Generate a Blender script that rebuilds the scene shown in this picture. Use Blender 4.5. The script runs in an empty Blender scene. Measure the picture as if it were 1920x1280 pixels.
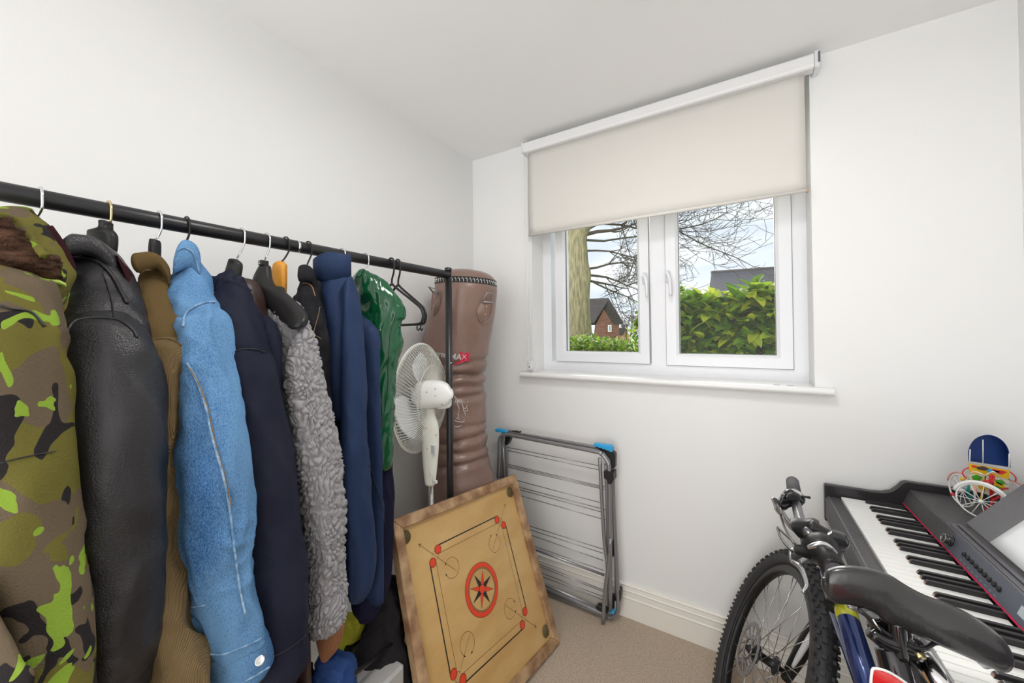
import bpy, math, random
import numpy as np
from mathutils import Vector, noise
from math import sin, cos, pi, radians, sqrt, atan2

# ---------------------------------------------------------------- camera
SC = bpy.context.scene
COL = SC.collection
F, PX, PY = 700.525, 960.0, 614.25          # focal length and optical centre for a 1920x1280 frame
EYE = np.array([0.0, 0.0, 1.37])
yaw, pitch, roll = radians(31.1777), radians(.5617), radians(-.6189)
_f = np.array([-sin(yaw), cos(yaw), 0]); _r = np.array([cos(yaw), sin(yaw), 0]); _u = np.array([0, 0, 1.])
FW = cos(pitch)*_f + sin(pitch)*_u
_u2 = -sin(pitch)*_f + cos(pitch)*_u
RT = cos(roll)*_r + sin(roll)*_u2
UP = -sin(roll)*_r + cos(roll)*_u2
cam = bpy.data.cameras.new('camera')
cam.sensor_fit = 'HORIZONTAL'; cam.sensor_width = 36
cam.lens = F/1920*36
cam.shift_x = 0; cam.shift_y = -(640-PY)/1920
cam.clip_start = .02; cam.clip_end = 300
camo_ = bpy.data.objects.new('camera', cam); COL.objects.link(camo_)
from mathutils import Matrix
m = Matrix(((RT[0], UP[0], -FW[0], EYE[0]), (RT[1], UP[1], -FW[1], EYE[1]), (RT[2], UP[2], -FW[2], EYE[2]), (0, 0, 0, 1)))
camo_.matrix_world = m
SC.camera = camo_

# ---------------------------------------------------------------- world, light, exposure
SC.view_settings.view_transform = 'Standard'
SC.view_settings.look = 'None'
SC.view_settings.gamma = 1
SC.view_settings.exposure = 0.1
SC.view_settings.use_curve_mapping = False
W = bpy.data.worlds.new('sky'); SC.world = W; W.use_nodes = True
wn = W.node_tree.nodes; wl = W.node_tree.links; wn.clear()
wo = wn.new('ShaderNodeOutputWorld'); wb = wn.new('ShaderNodeBackground'); tc = wn.new('ShaderNodeTexCoord')
mp = wn.new('ShaderNodeMapping'); mp.inputs['Scale'].default_value = (1.2, 1.2, 5)
nz = wn.new('ShaderNodeTexNoise'); nz.inputs['Scale'].default_value = 3; nz.inputs['Detail'].default_value = 6
cr = wn.new('ShaderNodeValToRGB')
cr.color_ramp.elements[0].position = .42; cr.color_ramp.elements[0].color = (.68, .75, .85, 1)
cr.color_ramp.elements[1].position = .62; cr.color_ramp.elements[1].color = (.90, .93, .97, 1)
wl.new(tc.outputs['Generated'], mp.inputs['Vector']); wl.new(mp.outputs[0], nz.inputs['Vector'])
wl.new(nz.outputs[0], cr.inputs[0]); wl.new(cr.outputs[0], wb.inputs[0])
# sky boosted behind the camera and below the horizon, added to fill the room
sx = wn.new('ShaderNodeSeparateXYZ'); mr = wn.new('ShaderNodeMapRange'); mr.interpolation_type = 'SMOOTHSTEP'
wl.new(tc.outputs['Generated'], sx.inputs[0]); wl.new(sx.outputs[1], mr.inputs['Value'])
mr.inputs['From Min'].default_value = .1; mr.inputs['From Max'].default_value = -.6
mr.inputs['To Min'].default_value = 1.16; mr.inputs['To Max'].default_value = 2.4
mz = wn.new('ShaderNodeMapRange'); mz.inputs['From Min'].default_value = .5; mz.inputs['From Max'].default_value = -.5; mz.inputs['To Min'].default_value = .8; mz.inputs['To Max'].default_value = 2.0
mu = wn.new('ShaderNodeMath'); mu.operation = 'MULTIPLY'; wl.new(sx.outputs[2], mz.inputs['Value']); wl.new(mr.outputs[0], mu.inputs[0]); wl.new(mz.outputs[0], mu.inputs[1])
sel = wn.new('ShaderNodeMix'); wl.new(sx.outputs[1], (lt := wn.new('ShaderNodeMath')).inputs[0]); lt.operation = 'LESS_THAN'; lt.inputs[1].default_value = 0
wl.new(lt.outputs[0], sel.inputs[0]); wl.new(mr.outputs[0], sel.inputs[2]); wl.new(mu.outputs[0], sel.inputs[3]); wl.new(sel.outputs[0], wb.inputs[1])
mr2 = wn.new('ShaderNodeMapRange'); mr2.inputs['From Min'].default_value = .1; mr2.inputs['From Max'].default_value = -.4
mx2 = wn.new('ShaderNodeMix'); mx2.data_type = 'RGBA'; mx2.inputs[7].default_value = (1, .995, .985, 1)
wl.new(sx.outputs[1], mr2.inputs['Value']); wl.new(mr2.outputs[0], mx2.inputs[0]); wl.new(cr.outputs[0], mx2.inputs[6]); wl.new(mx2.outputs[2], wb.inputs[0])
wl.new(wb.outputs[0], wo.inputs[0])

def add_light(name, kind, loc, energy, color=(1, 1, 1), rot=None, **kw):
    d = bpy.data.lights.new(name, kind); d.energy = energy; d.color = color
    for k, v in kw.items(): setattr(d, k, v)
    o = bpy.data.objects.new(name, d); o.location = loc
    if rot is not None: o.rotation_euler = rot
    COL.objects.link(o); return o
# hazy sun behind the window side
sd = Vector((.40, -1.0, -.55))
s = add_light('sun', 'SUN', (0, 8, 8), 8.0, (1, .96, .9), angle=radians(50))
s.rotation_euler = sd.to_track_quat('-Z', 'Y').to_euler()
# one ceiling lamp added out of view to brighten the far walls
ADDED_LAMPS = [(-.22, .74, 2.37)]
for i, p in enumerate(ADDED_LAMPS):
    add_light('added_lamp_light', 'AREA', (p[0], p[1], p[2]-.05), 8.5, (1, .985, .965), shape='DISK', size=.42)

random.seed(7); rng = np.random.RandomState(7)
# ---------------------------------------------------------------- pixel helpers (points measured on the photo, put at real depth)
def ray(x, y): return (x-PX)/F*RT-(y-PY)/F*UP+FW
def at(x, y, X=None, Y=None, Z=None, D=None):
    d = ray(x, y)
    if X is not None: t = (X-EYE[0])/d[0]
    elif Y is not None: t = (Y-EYE[1])/d[1]
    elif Z is not None: t = (Z-EYE[2])/d[2]
    else: t = D
    return EYE+t*d
def V(*a): return np.array(a, float)
def unit(v): v = np.array(v, float); return v/np.linalg.norm(v)

# ---------------------------------------------------------------- materials
MATS = {}
def mat(name, col, rough=.6, metal=0, bump=None, var=None, coat=0, spec=.5, sheen=0, trans=0, emit=None, aniso=None, sub=0):
    """bump=(scale,strength[,detail]); var=(colour2, scale[, stretch xyz])"""
    if name in MATS: return MATS[name]
    M = bpy.data.materials.new(name); M.use_nodes = True
    n = M.node_tree.nodes; l = M.node_tree.links
    b = n['Principled BSDF']
    b.inputs['Base Color'].default_value = (*col, 1); b.inputs['Roughness'].default_value = rough
    b.inputs['Metallic'].default_value = metal; b.inputs['Coat Weight'].default_value = coat
    b.inputs['Coat Roughness'].default_value = .08
    b.inputs['Specular IOR Level'].default_value = spec; b.inputs['Sheen Weight'].default_value = sheen
    b.inputs['Transmission Weight'].default_value = trans
    if sub: b.inputs['Subsurface Weight'].default_value = sub
    if emit: b.inputs['Emission Color'].default_value = (*emit[0], 1); b.inputs['Emission Strength'].default_value = emit[1]
    t = n.new('ShaderNodeTexCoord')
    if var:
        mpn = n.new('ShaderNodeMapping'); l.new(t.outputs['Object'], mpn.inputs['Vector'])
        if len(var) > 2: mpn.inputs['Scale'].default_value = var[2]
        x = n.new('ShaderNodeTexNoise'); x.inputs['Scale'].default_value = var[1]; x.inputs['Detail'].default_value = 5
        l.new(mpn.outputs[0], x.inputs['Vector'])
        r = n.new('ShaderNodeValToRGB'); r.color_ramp.elements[0].position = .35; r.color_ramp.elements[1].position = .65
        r.color_ramp.elements[0].color = (*col, 1); r.color_ramp.elements[1].color = (*var[0], 1)
        l.new(x.outputs[0], r.inputs[0]); l.new(r.outputs[0], b.inputs['Base Color'])
    if bump:
        x = n.new('ShaderNodeTexNoise'); x.inputs['Scale'].default_value = bump[0]; x.inputs['Detail'].default_value = bump[2] if len(bump) > 2 else 3
        l.new(t.outputs['Object'], x.inputs['Vector'])
        bp = n.new('ShaderNodeBump'); bp.inputs['Strength'].default_value = bump[1]; bp.inputs['Distance'].default_value = .01
        l.new(x.outputs[0], bp.inputs['Height']); l.new(bp.outputs[0], b.inputs['Normal'])
    MATS[name] = M; return M
def nodes_of(M): return M.node_tree.nodes, M.node_tree.links, M.node_tree.nodes['Principled BSDF']

m_wall = mat('wall_paint', (.80, .80, .795), .65, bump=(250, .03))
m_ceil = mat('ceiling_paint', (.90, .90, .90), .7, bump=(250, .03))
m_trim = mat('trim_paint', (.80, .77, .71), .35)
m_upvc = mat('upvc', (.76, .77, .80), .25)
m_sill = mat('sill_paint', (.80, .80, .79), .25)
m_blind = mat('blind_fabric', (.67, .65, .61), .85, bump=(500, .08))
m_blindbox = mat('blind_cassette', (.80, .80, .81), .35)
m_brown = mat('end_cap_brown', (.45, .33, .22), .5)
m_gasket = mat('rubber_gasket', (.12, .12, .14), .5)
m_carpet = mat('carpet', (.48, .38, .285), .95, bump=(900, .6, 6), var=((.70, .575, .45), 220))
m_blackmet = mat('black_powder_metal', (.012, .012, .014), .35, bump=(300, .03))
m_chrome = mat('chrome', (.75, .75, .77), .12, 1)
m_brass = mat('brass_wire', (.72, .58, .30), .2, 1)
m_blackpl = mat('black_plastic', (.014, .0135, .014), .38, spec=.35)
m_blackgl = mat('black_gloss_plastic', (.02, .02, .022), .15)
m_orange = mat('orange_wood', (.72, .32, .03), .35, var=((.62, .25, .02), 8, (3, 3, 1)))
m_white = mat('white_plastic', (.82, .82, .80), .35)
m_cream = mat('cream_plastic', (.76, .755, .69), .35)
m_greyst = mat('grey_steel', (.30, .30, .31), .32, .6)
m_bluepl = mat('blue_plastic', (.02, .36, .72), .4)
m_rub = mat('tyre_rubber', (.028, .027, .029), .62)
m_spoke = mat('spoke_steel', (.6, .6, .62), .25, 1)
m_red = mat('red_reflector', (.75, .01, .01), .12, coat=1)
m_silver = mat('silver_alloy', (.62, .63, .66), .22, .9)

def glass():
    M = bpy.data.materials.new('window_glass'); M.use_nodes = True
    n = M.node_tree.nodes; l = M.node_tree.links; n.clear()
    o = n.new('ShaderNodeOutputMaterial'); mx = n.new('ShaderNodeMixShader'); tr = n.new('ShaderNodeBsdfTransparent')
    gl = n.new('ShaderNodeBsdfGlossy'); gl.inputs['Roughness'].default_value = .02
    fr = n.new('ShaderNodeFresnel'); fr.inputs['IOR'].default_value = 1.2
    tr.inputs[0].default_value = (.98, .99, .985, 1)
    l.new(fr.outputs[0], mx.inputs[0]); l.new(tr.outputs[0], mx.inputs[1]); l.new(gl.outputs[0], mx.inputs[2]); l.new(mx.outputs[0], o.inputs[0])
    return M
m_glass = glass()

# ---------------------------------------------------------------- mesh builder
def frame_of(d, ref=None):
    d = unit(d); r = V(0, 0, 1) if ref is None else ref
    if abs(d@r) > .95: r = V(1, 0, 0)
    a = unit(np.cross(r, d)); b = np.cross(d, a); return a, b, d
class MB:
    def __init__(s): s.v = []; s.f = []; s.mi = []; s.n = 0; s.m = 0; s.sm = []
    def add(s, vs, fs, smooth=True):
        vs = np.asarray(vs, float); s.v.append(vs)
        for f in fs: s.f.append([i+s.n for i in f]); s.mi.append(s.m); s.sm.append(smooth)
        s.n += len(vs); return s
    def mat(s, i): s.m = i; return s
    def box(s, lo, hi, bev=0, M=None):
        lo = V(*lo); hi = V(*hi); c = (lo+hi)/2; h = (hi-lo)/2
        if bev <= 0:
            vs = [c+h*V(x, y, z) for x in (-1, 1) for y in (-1, 1) for z in (-1, 1)]
            fs = [(0, 1, 3, 2), (4, 6, 7, 5), (0, 4, 5, 1), (2, 3, 7, 6), (0, 2, 6, 4), (1, 5, 7, 3)]
            vs = np.array(vs)
            if M is not None: vs = M(vs)
            return s.add(vs, fs, False)
        b = min(bev, *(h*.99))
        # bevelled: 24 verts
        vs = []; idx = {}
        for sx in (-1, 1):
            for sy in (-1, 1):
                for sz in (-1, 1):
                    for ax in range(3):
                        q = h-b; q = q.copy(); q[ax] = h[ax]
                        idx[(sx, sy, sz, ax)] = len(vs); vs.append(c+q*V(sx, sy, sz))
        fs = []
        S = (-1, 1)
        for ax in range(3):
            o = [k for k in range(3) if k != ax]
            for sg in S:
                q = []
                for a, b_ in ((-1, -1), (1, -1), (1, 1), (-1, 1)):
                    t = [0, 0, 0]; t[ax] = sg; t[o[0]] = a; t[o[1]] = b_; q.append(idx[(*t, ax)])
                fs.append(q)
        for ax in range(3):        # edges along axis ax
            o = [k for k in range(3) if k != ax]
            for a in S:
                for b_ in S:
                    q = []
                    for e, k in ((-1, o[0]), (1, o[0]), (1, o[1]), (-1, o[1])):
                        t = [0, 0, 0]; t[ax] = e; t[o[0]] = a; t[o[1]] = b_; q.append(idx[(*t, k)])
                    fs.append(q)
        for sx in S:
            for sy in S:
                for sz in S: fs.append([idx[(sx, sy, sz, k)] for k in range(3)])
        vs = np.array(vs)
        if M is not None: vs = M(vs)
        return s.add(vs, fs, False)
    def tube(s, pts, r, n=10, caps=True, smooth_path=0, flat=None):
        P = np.array(pts, float)
        R = np.array(r if hasattr(r, '__len__') else [r]*len(P), float)
        if smooth_path: P, R = cat(P, smooth_path, R)
        T = np.gradient(P, axis=0); T /= np.linalg.norm(T, axis=1)[:, None]+1e-12
        a, b, _ = frame_of(T[0]); vs = []
        for i in range(len(P)):
            a = a-T[i]*(a@T[i]); a = unit(a); b = np.cross(T[i], a)
            for k in range(n):
                t = 2*pi*k/n; vs.append(P[i]+R[i]*(cos(t)*a+sin(t)*b*(flat or 1)))
        fs = [(i*n+k, i*n+(k+1) % n, (i+1)*n+(k+1) % n, (i+1)*n+k) for i in range(len(P)-1) for k in range(n)]
        if caps: fs += [list(range(n))[::-1], [(len(P)-1)*n+k for k in range(n)]]
        return s.add(vs, fs)
    def lathe(s, o, ax, prof, n=32, ref=None, caps=False):
        """prof: list of (distance along axis, radius)"""
        a, b, d = frame_of(ax, ref); o = np.array(o, float); vs = []
        for h, r in prof:
            for k in range(n): t = 2*pi*k/n; vs.append(o+d*h+r*(cos(t)*a+sin(t)*b))
        fs = [(i*n+k, i*n+(k+1) % n, (i+1)*n+(k+1) % n, (i+1)*n+k) for i in range(len(prof)-1) for k in range(n)]
        if caps: fs += [list(range(n))[::-1], [(len(prof)-1)*n+k for k in range(n)]]
        return s.add(vs, fs)
    def torus(s, o, ax, R, r, n=48, k=8, a0=0, a1=2*pi, ref=None):
        a, b, d = frame_of(ax, ref); full = abs(a1-a0-2*pi) < 1e-6
        t = np.linspace(a0, a1, n+1)
        if full: t = t[:-1]
        vs = []
        for q in t:
            e = cos(q)*a+sin(q)*b
            for j in range(k): p = 2*pi*j/k; vs.append(o+e*(R+r*cos(p))+d*r*sin(p))
        N = len(t); m_ = N if full else N-1
        fs = [(i*k+j, i*k+(j+1) % k, ((i+1) % N)*k+(j+1) % k, ((i+1) % N)*k+j) for i in range(m_) for j in range(k)]
        return s.add(vs, fs)
    def sphere(s, o, r, sc=(1, 1, 1), n=16, axes=None):
        vs = []; A = axes if axes is not None else np.eye(3)
        for i in range(n//2+1):
            p = pi*i/(n//2)
            for k in range(n):
                t = 2*pi*k/n; q = V(sin(p)*cos(t)*sc[0], sin(p)*sin(t)*sc[1], cos(p)*sc[2])*r
                vs.append(np.array(o)+q@A)
        fs = [(i*n+k, (i+1)*n+k, (i+1)*n+(k+1) % n, i*n+(k+1) % n) for i in range(n//2) for k in range(n)]
        return s.add(vs, fs)
    def prism(s, poly, vec, smooth=False):
        P = np.array(poly, float); n = len(P)
        vs = np.concatenate([P, P+np.array(vec)])
        fs = [list(range(n))[::-1], [n+i for i in range(n)]]+[(i, (i+1) % n, n+(i+1) % n, n+i) for i in range(n)]
        return s.add(vs, fs, smooth)
    def grid(s, G, closed=True, caps=True):
        """G: rows x n x 3"""
        G = np.asarray(G); a, n = G.shape[:2]
        vs = list(G.reshape(-1, 3)); kk = n if closed else n-1
        fs = [(i*n+k, i*n+(k+1) % n, (i+1)*n+(k+1) % n, (i+1)*n+k) for i in range(a-1) for k in range(kk)]
        if caps and closed:
            vs += [G[0].mean(0), G[-1].mean(0)]
            fs += [((k+1) % n, k, a*n) for k in range(n)]+[((a-1)*n+k, (a-1)*n+(k+1) % n, a*n+1) for k in range(n)]
        return s.add(vs, fs)
    def build(s, name, mats, parent=None, auto=True):
        me = bpy.data.meshes.new(name)
        vs = np.concatenate(s.v) if s.v else np.zeros((0, 3))
        off = V(*parent.location) if parent is not None and parent.type == 'EMPTY' else V(*(parent['_o'] if parent is not None else (0, 0, 0)))
        org = off if parent is not None else V(*((vs.min(0)+vs.max(0))/2)) if len(vs) else V(0, 0, 0)
        if parent is None: org = V((vs[:, 0].min()+vs[:, 0].max())/2, (vs[:, 1].min()+vs[:, 1].max())/2, vs[:, 2].min())
        me.from_pydata([tuple(v) for v in (vs-org)], [], s.f)
        mats = mats if isinstance(mats, (list, tuple)) else [mats]
        for m_ in mats: me.materials.append(m_)
        me.polygons.foreach_set('material_index', s.mi)
        me.polygons.foreach_set('use_smooth', s.sm)
        me.validate(); me.update()
        o = bpy.data.objects.new(name, me); COL.objects.link(o)
        if parent is None: o.location = org
        else: o.parent = parent
        o['_o'] = [float(x) for x in org]
        ALL.append(o)
        return o
ALL = []
def cat(P, k, *ex):
    """Catmull-Rom resample"""
    P = np.asarray(P, float); n = len(P); A = [P]+[np.asarray(e, float) for e in ex]; out = [[] for _ in A]
    for i in range(n-1):
        for j in range(k):
            t = j/k
            for q, (S, o) in enumerate(zip(A, out)):
                p0, p1, p2, p3 = S[max(i-1, 0)], S[i], S[i+1], S[min(i+2, n-1)]
                o.append(.5*((2*p1)+(-p0+p2)*t+(2*p0-5*p1+4*p2-p3)*t*t+(-p0+3*p1-3*p2+p3)*t**3))
    for S, o in zip(A, out): o.append(S[-1])
    out = [np.array(o) for o in out]
    return out[0] if not ex else out
def thing(name, label, category, loc, group=None):
    o = bpy.data.objects.new(name, None); o.empty_display_size = .05; COL.objects.link(o); o.location = tuple(loc)
    o['label'] = label; o['category'] = category
    if group: o['group'] = group
    return o
def tag(o, label, category, group=None, kind=None):
    if label: o['label'] = label
    if category: o['category'] = category
    if group: o['group'] = group
    if kind: o['kind'] = kind
    return o
def struct(o): o['kind'] = 'structure'; return o

# ---------------------------------------------------------------- band: a solid body whose cross sections are ellipses spanning two measured edges
def band(mb, rows, X=None, b=.04, n=40, sub=8, disp=None, cap=(.55, .85), Y=None, pw=2.0, D=None):
    """rows: (x1,y1,x2,y2[,X[,b]])"""
    L = []; R_ = []; B = []
    for q in rows:
        xx = q[4] if len(q) > 4 and q[4] is not None else X
        bb = q[5] if len(q) > 5 else b
        mx, my = (q[0]+q[2])/2, (q[1]+q[3])/2
        if D is not None: c = at(mx, my, D=D)
        elif Y is not None: c = at(mx, my, Y=xx if xx is not None else Y)
        else: c = at(mx, my, X=xx)
        d = (c-EYE)@FW
        L.append(EYE+ray(q[0], q[1])*d); R_.append(EYE+ray(q[2], q[3])*d); B.append([bb])
    L, R_, B = cat(L, sub, R_, B)
    C = (L+R_)/2; A = (R_-L)/2
    G = []
    th = np.arange(n)*2*pi/n
    for i in range(len(C)):
        v = unit((C[i]-EYE)*V(1, 1, .35)); v = v-unit(A[i])*(v@unit(A[i])); v = unit(v)
        ct = np.sign(np.cos(th))*np.abs(np.cos(th))**(2/pw); st = np.sign(np.sin(th))*np.abs(np.sin(th))**(2/pw)
        G.append(C[i]+ct[:, None]*A[i]+st[:, None]*v*abs(B[i][0]))
    G = np.array(G)
    # rounded ends
    def capr(g, g2, ks):
        c = g.mean(0); d = c-g2.mean(0); h = np.linalg.norm(g-c, axis=1).min()
        d = unit(d)*h if np.linalg.norm(d) > 1e-9 else d
        return [c+(g-c)*k+d*sqrt(max(0, 1-k*k))*.5 for k in ks]
    e0 = capr(G[0], G[1], [cap[1], cap[0], .2]); e1 = capr(G[-1], G[-2], [cap[1], cap[0], .2])
    G = np.concatenate([np.array(e0[::-1]), G, np.array(e1)])
    if disp is not None:
        dU = np.gradient(G, axis=0); dV = np.roll(G, -1, 1)-np.roll(G, 1, 1)
        N = np.cross(dV, dU); N /= np.linalg.norm(N, axis=2)[..., None]+1e-9
        c = G.mean(1)[:, None]; N *= np.sign(((G-c)*N).sum(2).mean() or 1)
        H = np.zeros(G.shape[:2]); a = G.shape[0]
        for i in range(a):
            fade = min(1, i/4, (a-1-i)/4)
            for k in range(n): H[i, k] = disp(G[i, k], i/(a-1), th[k])*fade
        G = G+N*H[..., None]
    mb.grid(G)
    return G
def nz3(p, s, seed=0): return noise.noise(Vector((p[0]*s+seed, p[1]*s+seed*1.7, p[2]*s)))
def folds(amp=.006, s=(9, 9, 3), fine=.0015, seed=0, cuff=0):
    amp = amp*1.25
    def f(p, t, th):
        w_ = noise.noise(Vector((p[0]*5+seed, p[1]*5, p[2]*5)))*.5
        h = amp*noise.noise(Vector((p[0]*s[0]+seed, p[1]*s[1], p[2]*s[2])))*1.5
        r1 = 1-abs(noise.noise(Vector((p[0]*s[0]*1.7+seed*2+w_, p[1]*s[1]*1.7, p[2]*s[2]*.8+w_))))*4.5
        r2 = 1-abs(noise.noise(Vector((p[0]*s[0]*2.1+seed*3, p[1]*s[1]*2.1+p[2]*9, p[2]*s[2]*2.6+w_*3))))*4.5
        h += amp*.55*max(-.6, r1)+amp*.30*max(-.5, r2)
        h += fine*noise.noise(Vector((p[0]*40+seed, p[1]*40, p[2]*22)))
        return h-amp*.25
    return f
def surf(par, x, y, off=.001, X=None):
    from mathutils.bvhtree import BVHTree
    d = Vector(unit(ray(x, y))); best = None
    for o in [c for c in ALL if c.parent == par]:
        if o.name not in BV:
            org = Vector([float(q) for q in o['_o']]); BV[o.name] = BVHTree.FromPolygons([v.co+org for v in o.data.vertices], [tuple(p.vertices) for p in o.data.polygons])
        h = BV[o.name].ray_cast(Vector(EYE), d)
        if h[0] is not None and (best is None or h[3] < best): best = h[3]
    if best is None: return at(x, y, X=X)
    return EYE+np.array(d)*(best-off)
BV = {}
def seam(pts, r, X=None, off=.0, **k):
    """a thin cord through measured points"""
    return [at(q[0], q[1], X=(q[2] if len(q) > 2 else X)) for q in pts]

# ================================================================ ROOM
XL, XR, YW, YB, ZC = -1.376, .768, 1.829, -1.9, 2.415
RX0, RX1, RZ0, RZ1 = -.972, .249, 1.145, 2.402       # window reveal
WD = .17                                             # reveal depth
YF = YW+.135                                         # face of the window frame
# floor, ceiling
struct(MB().box((XL-.1, YB-.1, -.06), (XR+.1, YW+.3, 0)).build('floor', m_carpet))
struct(MB().box((XL-.1, YB-.1, ZC), (XR+.1, YW+.3, ZC+.1)).build('ceiling', m_ceil))
struct(MB().box((XL-.1, YB-.1, 0), (XL, YW, ZC)).build('wall_left', m_wall))
struct(MB().box((XR, YB-.1, 0), (XR+.1, YW, ZC)).build('wall_right', m_wall))
mb = MB(); T = .3
mb.box((XL-.1, YW, 0), (RX0, YW+T, ZC)).box((RX1, YW, 0), (XR+.1, YW+T, ZC)).box((RX0, YW, 0), (RX1, YW+T, RZ0-.03)).box((RX0, YW, RZ1), (RX1, YW+T, ZC))
struct(mb.build('wall_window', m_wall))
# moulded baseboards
def base_prof(): return [(0, 0), (.017, 0), (.017, .088), (.0195, .094), (.0165, .100), (.0155, .121), (.018, .127), (.0145, .132), (.0125, .146), (.0145, .151), (.010, .156), (0, .157)]
def baseboard(name, p0, dr, inn, ln):
    mb = MB(); P = [V(*p0)+V(*inn)*a+V(0, 0, z) for a, z in base_prof()]
    mb.prism(P, V(*dr)*ln); return struct(mb.build(name, m_trim))
baseboard('baseboard_window', (XL, YW, 0), (1, 0, 0), (0, -1, 0), XR-XL)
baseboard('baseboard_left', (XL, YB, 0), (0, 1, 0), (1, 0, 0), YW-YB)
baseboard('baseboard_right', (XR, YB, 0), (0, 1, 0), (-1, 0, 0), YW-YB)
# window: frame, two casements, panes, handles, sill
win = thing('window_1', None, None, ((RX0+RX1)/2, YF, RZ0)); del win['label']; del win['category']; struct(win)
def rect_frame(mb, x0, x1, z0, z1, y0, y1, w, slope=.0):
    """mitred frame with sloping inner edge"""
    o = [(x0, z0), (x1, z0), (x1, z1), (x0, z1)]; i = [(x0+w, z0+w), (x1-w, z0+w), (x1-w, z1-w), (x0+w, z1-w)]
    i2 = [(x0+w-slope, z0+w-slope), (x1-w+slope, z0+w-slope), (x1-w+slope, z1-w+slope), (x0+w-slope, z1-w+slope)]
    vs = [(x, y0, z) for x, z in o]+[(x, y0, z) for x, z in i2]+[(x, y0+(.012 if slope else 0), z) for x, z in i]+[(x, y1, z) for x, z in i]+[(x, y1, z) for x, z in o]
    fs = []
    for r_ in range(4):
        for k in range(4): fs.append((r_*4+k, r_*4+(k+1) % 4, r_*4+4+(k+1) % 4, r_*4+4+k))
    for k in range(4): fs.append((16+k, 16+(k+1) % 4, (k+1) % 4, k))
    mb.add(vs, fs, False)
mb = MB()
rect_frame(mb, RX0, RX1, RZ0, RZ1, YF, YF+.07, .052)
mb.box((-.372, YF+.001, RZ0+.05), (-.302, YF+.07, RZ1-.05))
mb.build('frame', m_upvc, win)
def casement(x0, x1, z0, z1, hx, lit):
    mb = MB(); rect_frame(mb, x0, x1, z0, z1, YF-.012, YF+.05, .056, .012)
    c = mb.build('casement', m_upvc, win)
    g = MB(); rect_frame(g, x0+.054, x1-.054, z0+.054, z1-.054, YF+.008, YF+.016, .004); g.build('gasket', m_gasket, c)
    g = MB(); rect_frame(g, x0-.003, x1+.003, z0-.003, z1+.003, YF-.0025, YF-.0005, .004); g.build('shadow_gap_seal', mat('grey_seal', (.25, .25, .27), .6), c)
    MB().box((x0+.05, YF+.012, z0+.05), (x1-.05, YF+.016, z1-.05)).build('pane', m_glass, c)
    h = MB(); hz = 1.63
    h.box((hx-.011, YF-.026, hz-.03), (hx+.011, YF-.011, hz+.03), .006)
    h.tube([(hx, YF-.02, hz+.015), (hx, YF-.045, hz+.012), (hx+.012, YF-.05, hz-.02), (hx+.016, YF-.048, hz-.10)], [.008, .008, .0075, .006], smooth_path=4)
    h.build('handle', m_upvc, c)
    MB().lathe((hx, YF-.028, hz), (0, -1, 0), [(0, .0001), (.0, .005), (.004, .005), (.004, .0001)]).build('key_lock', m_gasket, c)
casement(-.888, -.380, 1.200, RZ1-.055, -.397, 0)
casement(-.300, .197, 1.198, RZ1-.055, -.289, 1)
# sill board with bullnose
mb = MB(); prof = []
for k in range(9):
    t = -pi/2+pi*k/8; prof.append((YW-.030-.0135*cos(t), RZ0-.0135+.0135*sin(t)))
P = [(y, z) for y, z in prof]
body = [V(-1.035, y, z) for y, z in P]+[V(-1.035, YW-.0005, RZ0), V(-1.035, YW-.0005, RZ0-.027)]
mb.prism(body, (1.335, 0, 0))
mb.box((RX0+.001, YW-.002, RZ0-.027), (RX1-.001, YF+.002, RZ0))
struct(mb.build('trim_1', m_sill))
for x in (.128, .172):  # two small dark slits on the sill
    tag(MB().box((x-.011, YW-.012, RZ0+.0002), (x+.011, YW-.008, RZ0+.0012)).build('dark_slit', m_gasket), 'small dark slit in the white sill, %s of the two' % ('left' if x < .15 else 'right'), 'mark', 'dark slits in the sill')
# ---------------- roller blind
BY = YW-.038
bl = thing('roller_blind', 'cream roller blind with white cassette half lowered over the window', 'blind', ((RX0+RX1)/2, BY, 1.89))
mb = MB(); z1, z0 = 2.392, 2.337
sec = [(BY-.030, z0+.004), (BY-.032, z0+.012), (BY-.030, z1-.006), (BY-.024, z1), (YW-.014, z1), (YW-.014, z0+.012), (BY+.012, z0), (BY-.024, z0)]
mb.prism([V(-.985, y, z) for y, z in sec], (1.24, 0, 0)); mb.build('cassette', m_blindbox, bl)
mb = MB()
mb.prism([V(-.992, y, z) for y, z in [(BY-.034, z0-.002), (BY-.034, z1+.002), (YW-.001, z1+.002), (YW-.001, z0-.002)]], (.007, 0, 0)); mb.build('end_bracket', m_upvc, bl)
mb = MB(); mb.box((.256, BY-.034, z0-.004), (.272, YW-.001, z1+.003), .003); 
for k in range(5): mb.box((.2565, BY-.0345, z0+.02+k*.008), (.2715, BY-.033, z0+.023+k*.008))
mb.build('end_bracket', m_upvc, bl)
MB().box((.266, BY-.036, z0+.012), (.2725, BY-.03, z1-.004)).build('bracket_slot', m_gasket, bl)
mb = MB(); G = []
for z in np.linspace(2.345, 1.898, 12): G.append([V(x, BY-.004*sin((2.345-z)*7), z-.006*(x+.97)/1.2*0) for x in np.linspace(-.970, .229, 30)]+[V(x, BY+.0012-.004*sin((2.345-z)*7), z) for x in np.linspace(.229, -.970, 30)])
mb.grid(np.array(G)); mb.build('fabric', m_blind, bl)
mb = MB(); mb.tube([(-.970, BY, 1.893), (.229, BY, 1.893)], .0075, n=12); mb.build('hem_bar', m_blind, bl)
MB().box((.2295, BY-.008, 1.884), (.2355, BY+.008, 1.904), .002).build('end_cap', m_brown, bl)
mb = MB(); cp = []
for k in range(41): t = k/40; cp.append((-.981+.004*sin(t*3), BY-.030, 2.345-t*1.12))
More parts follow.
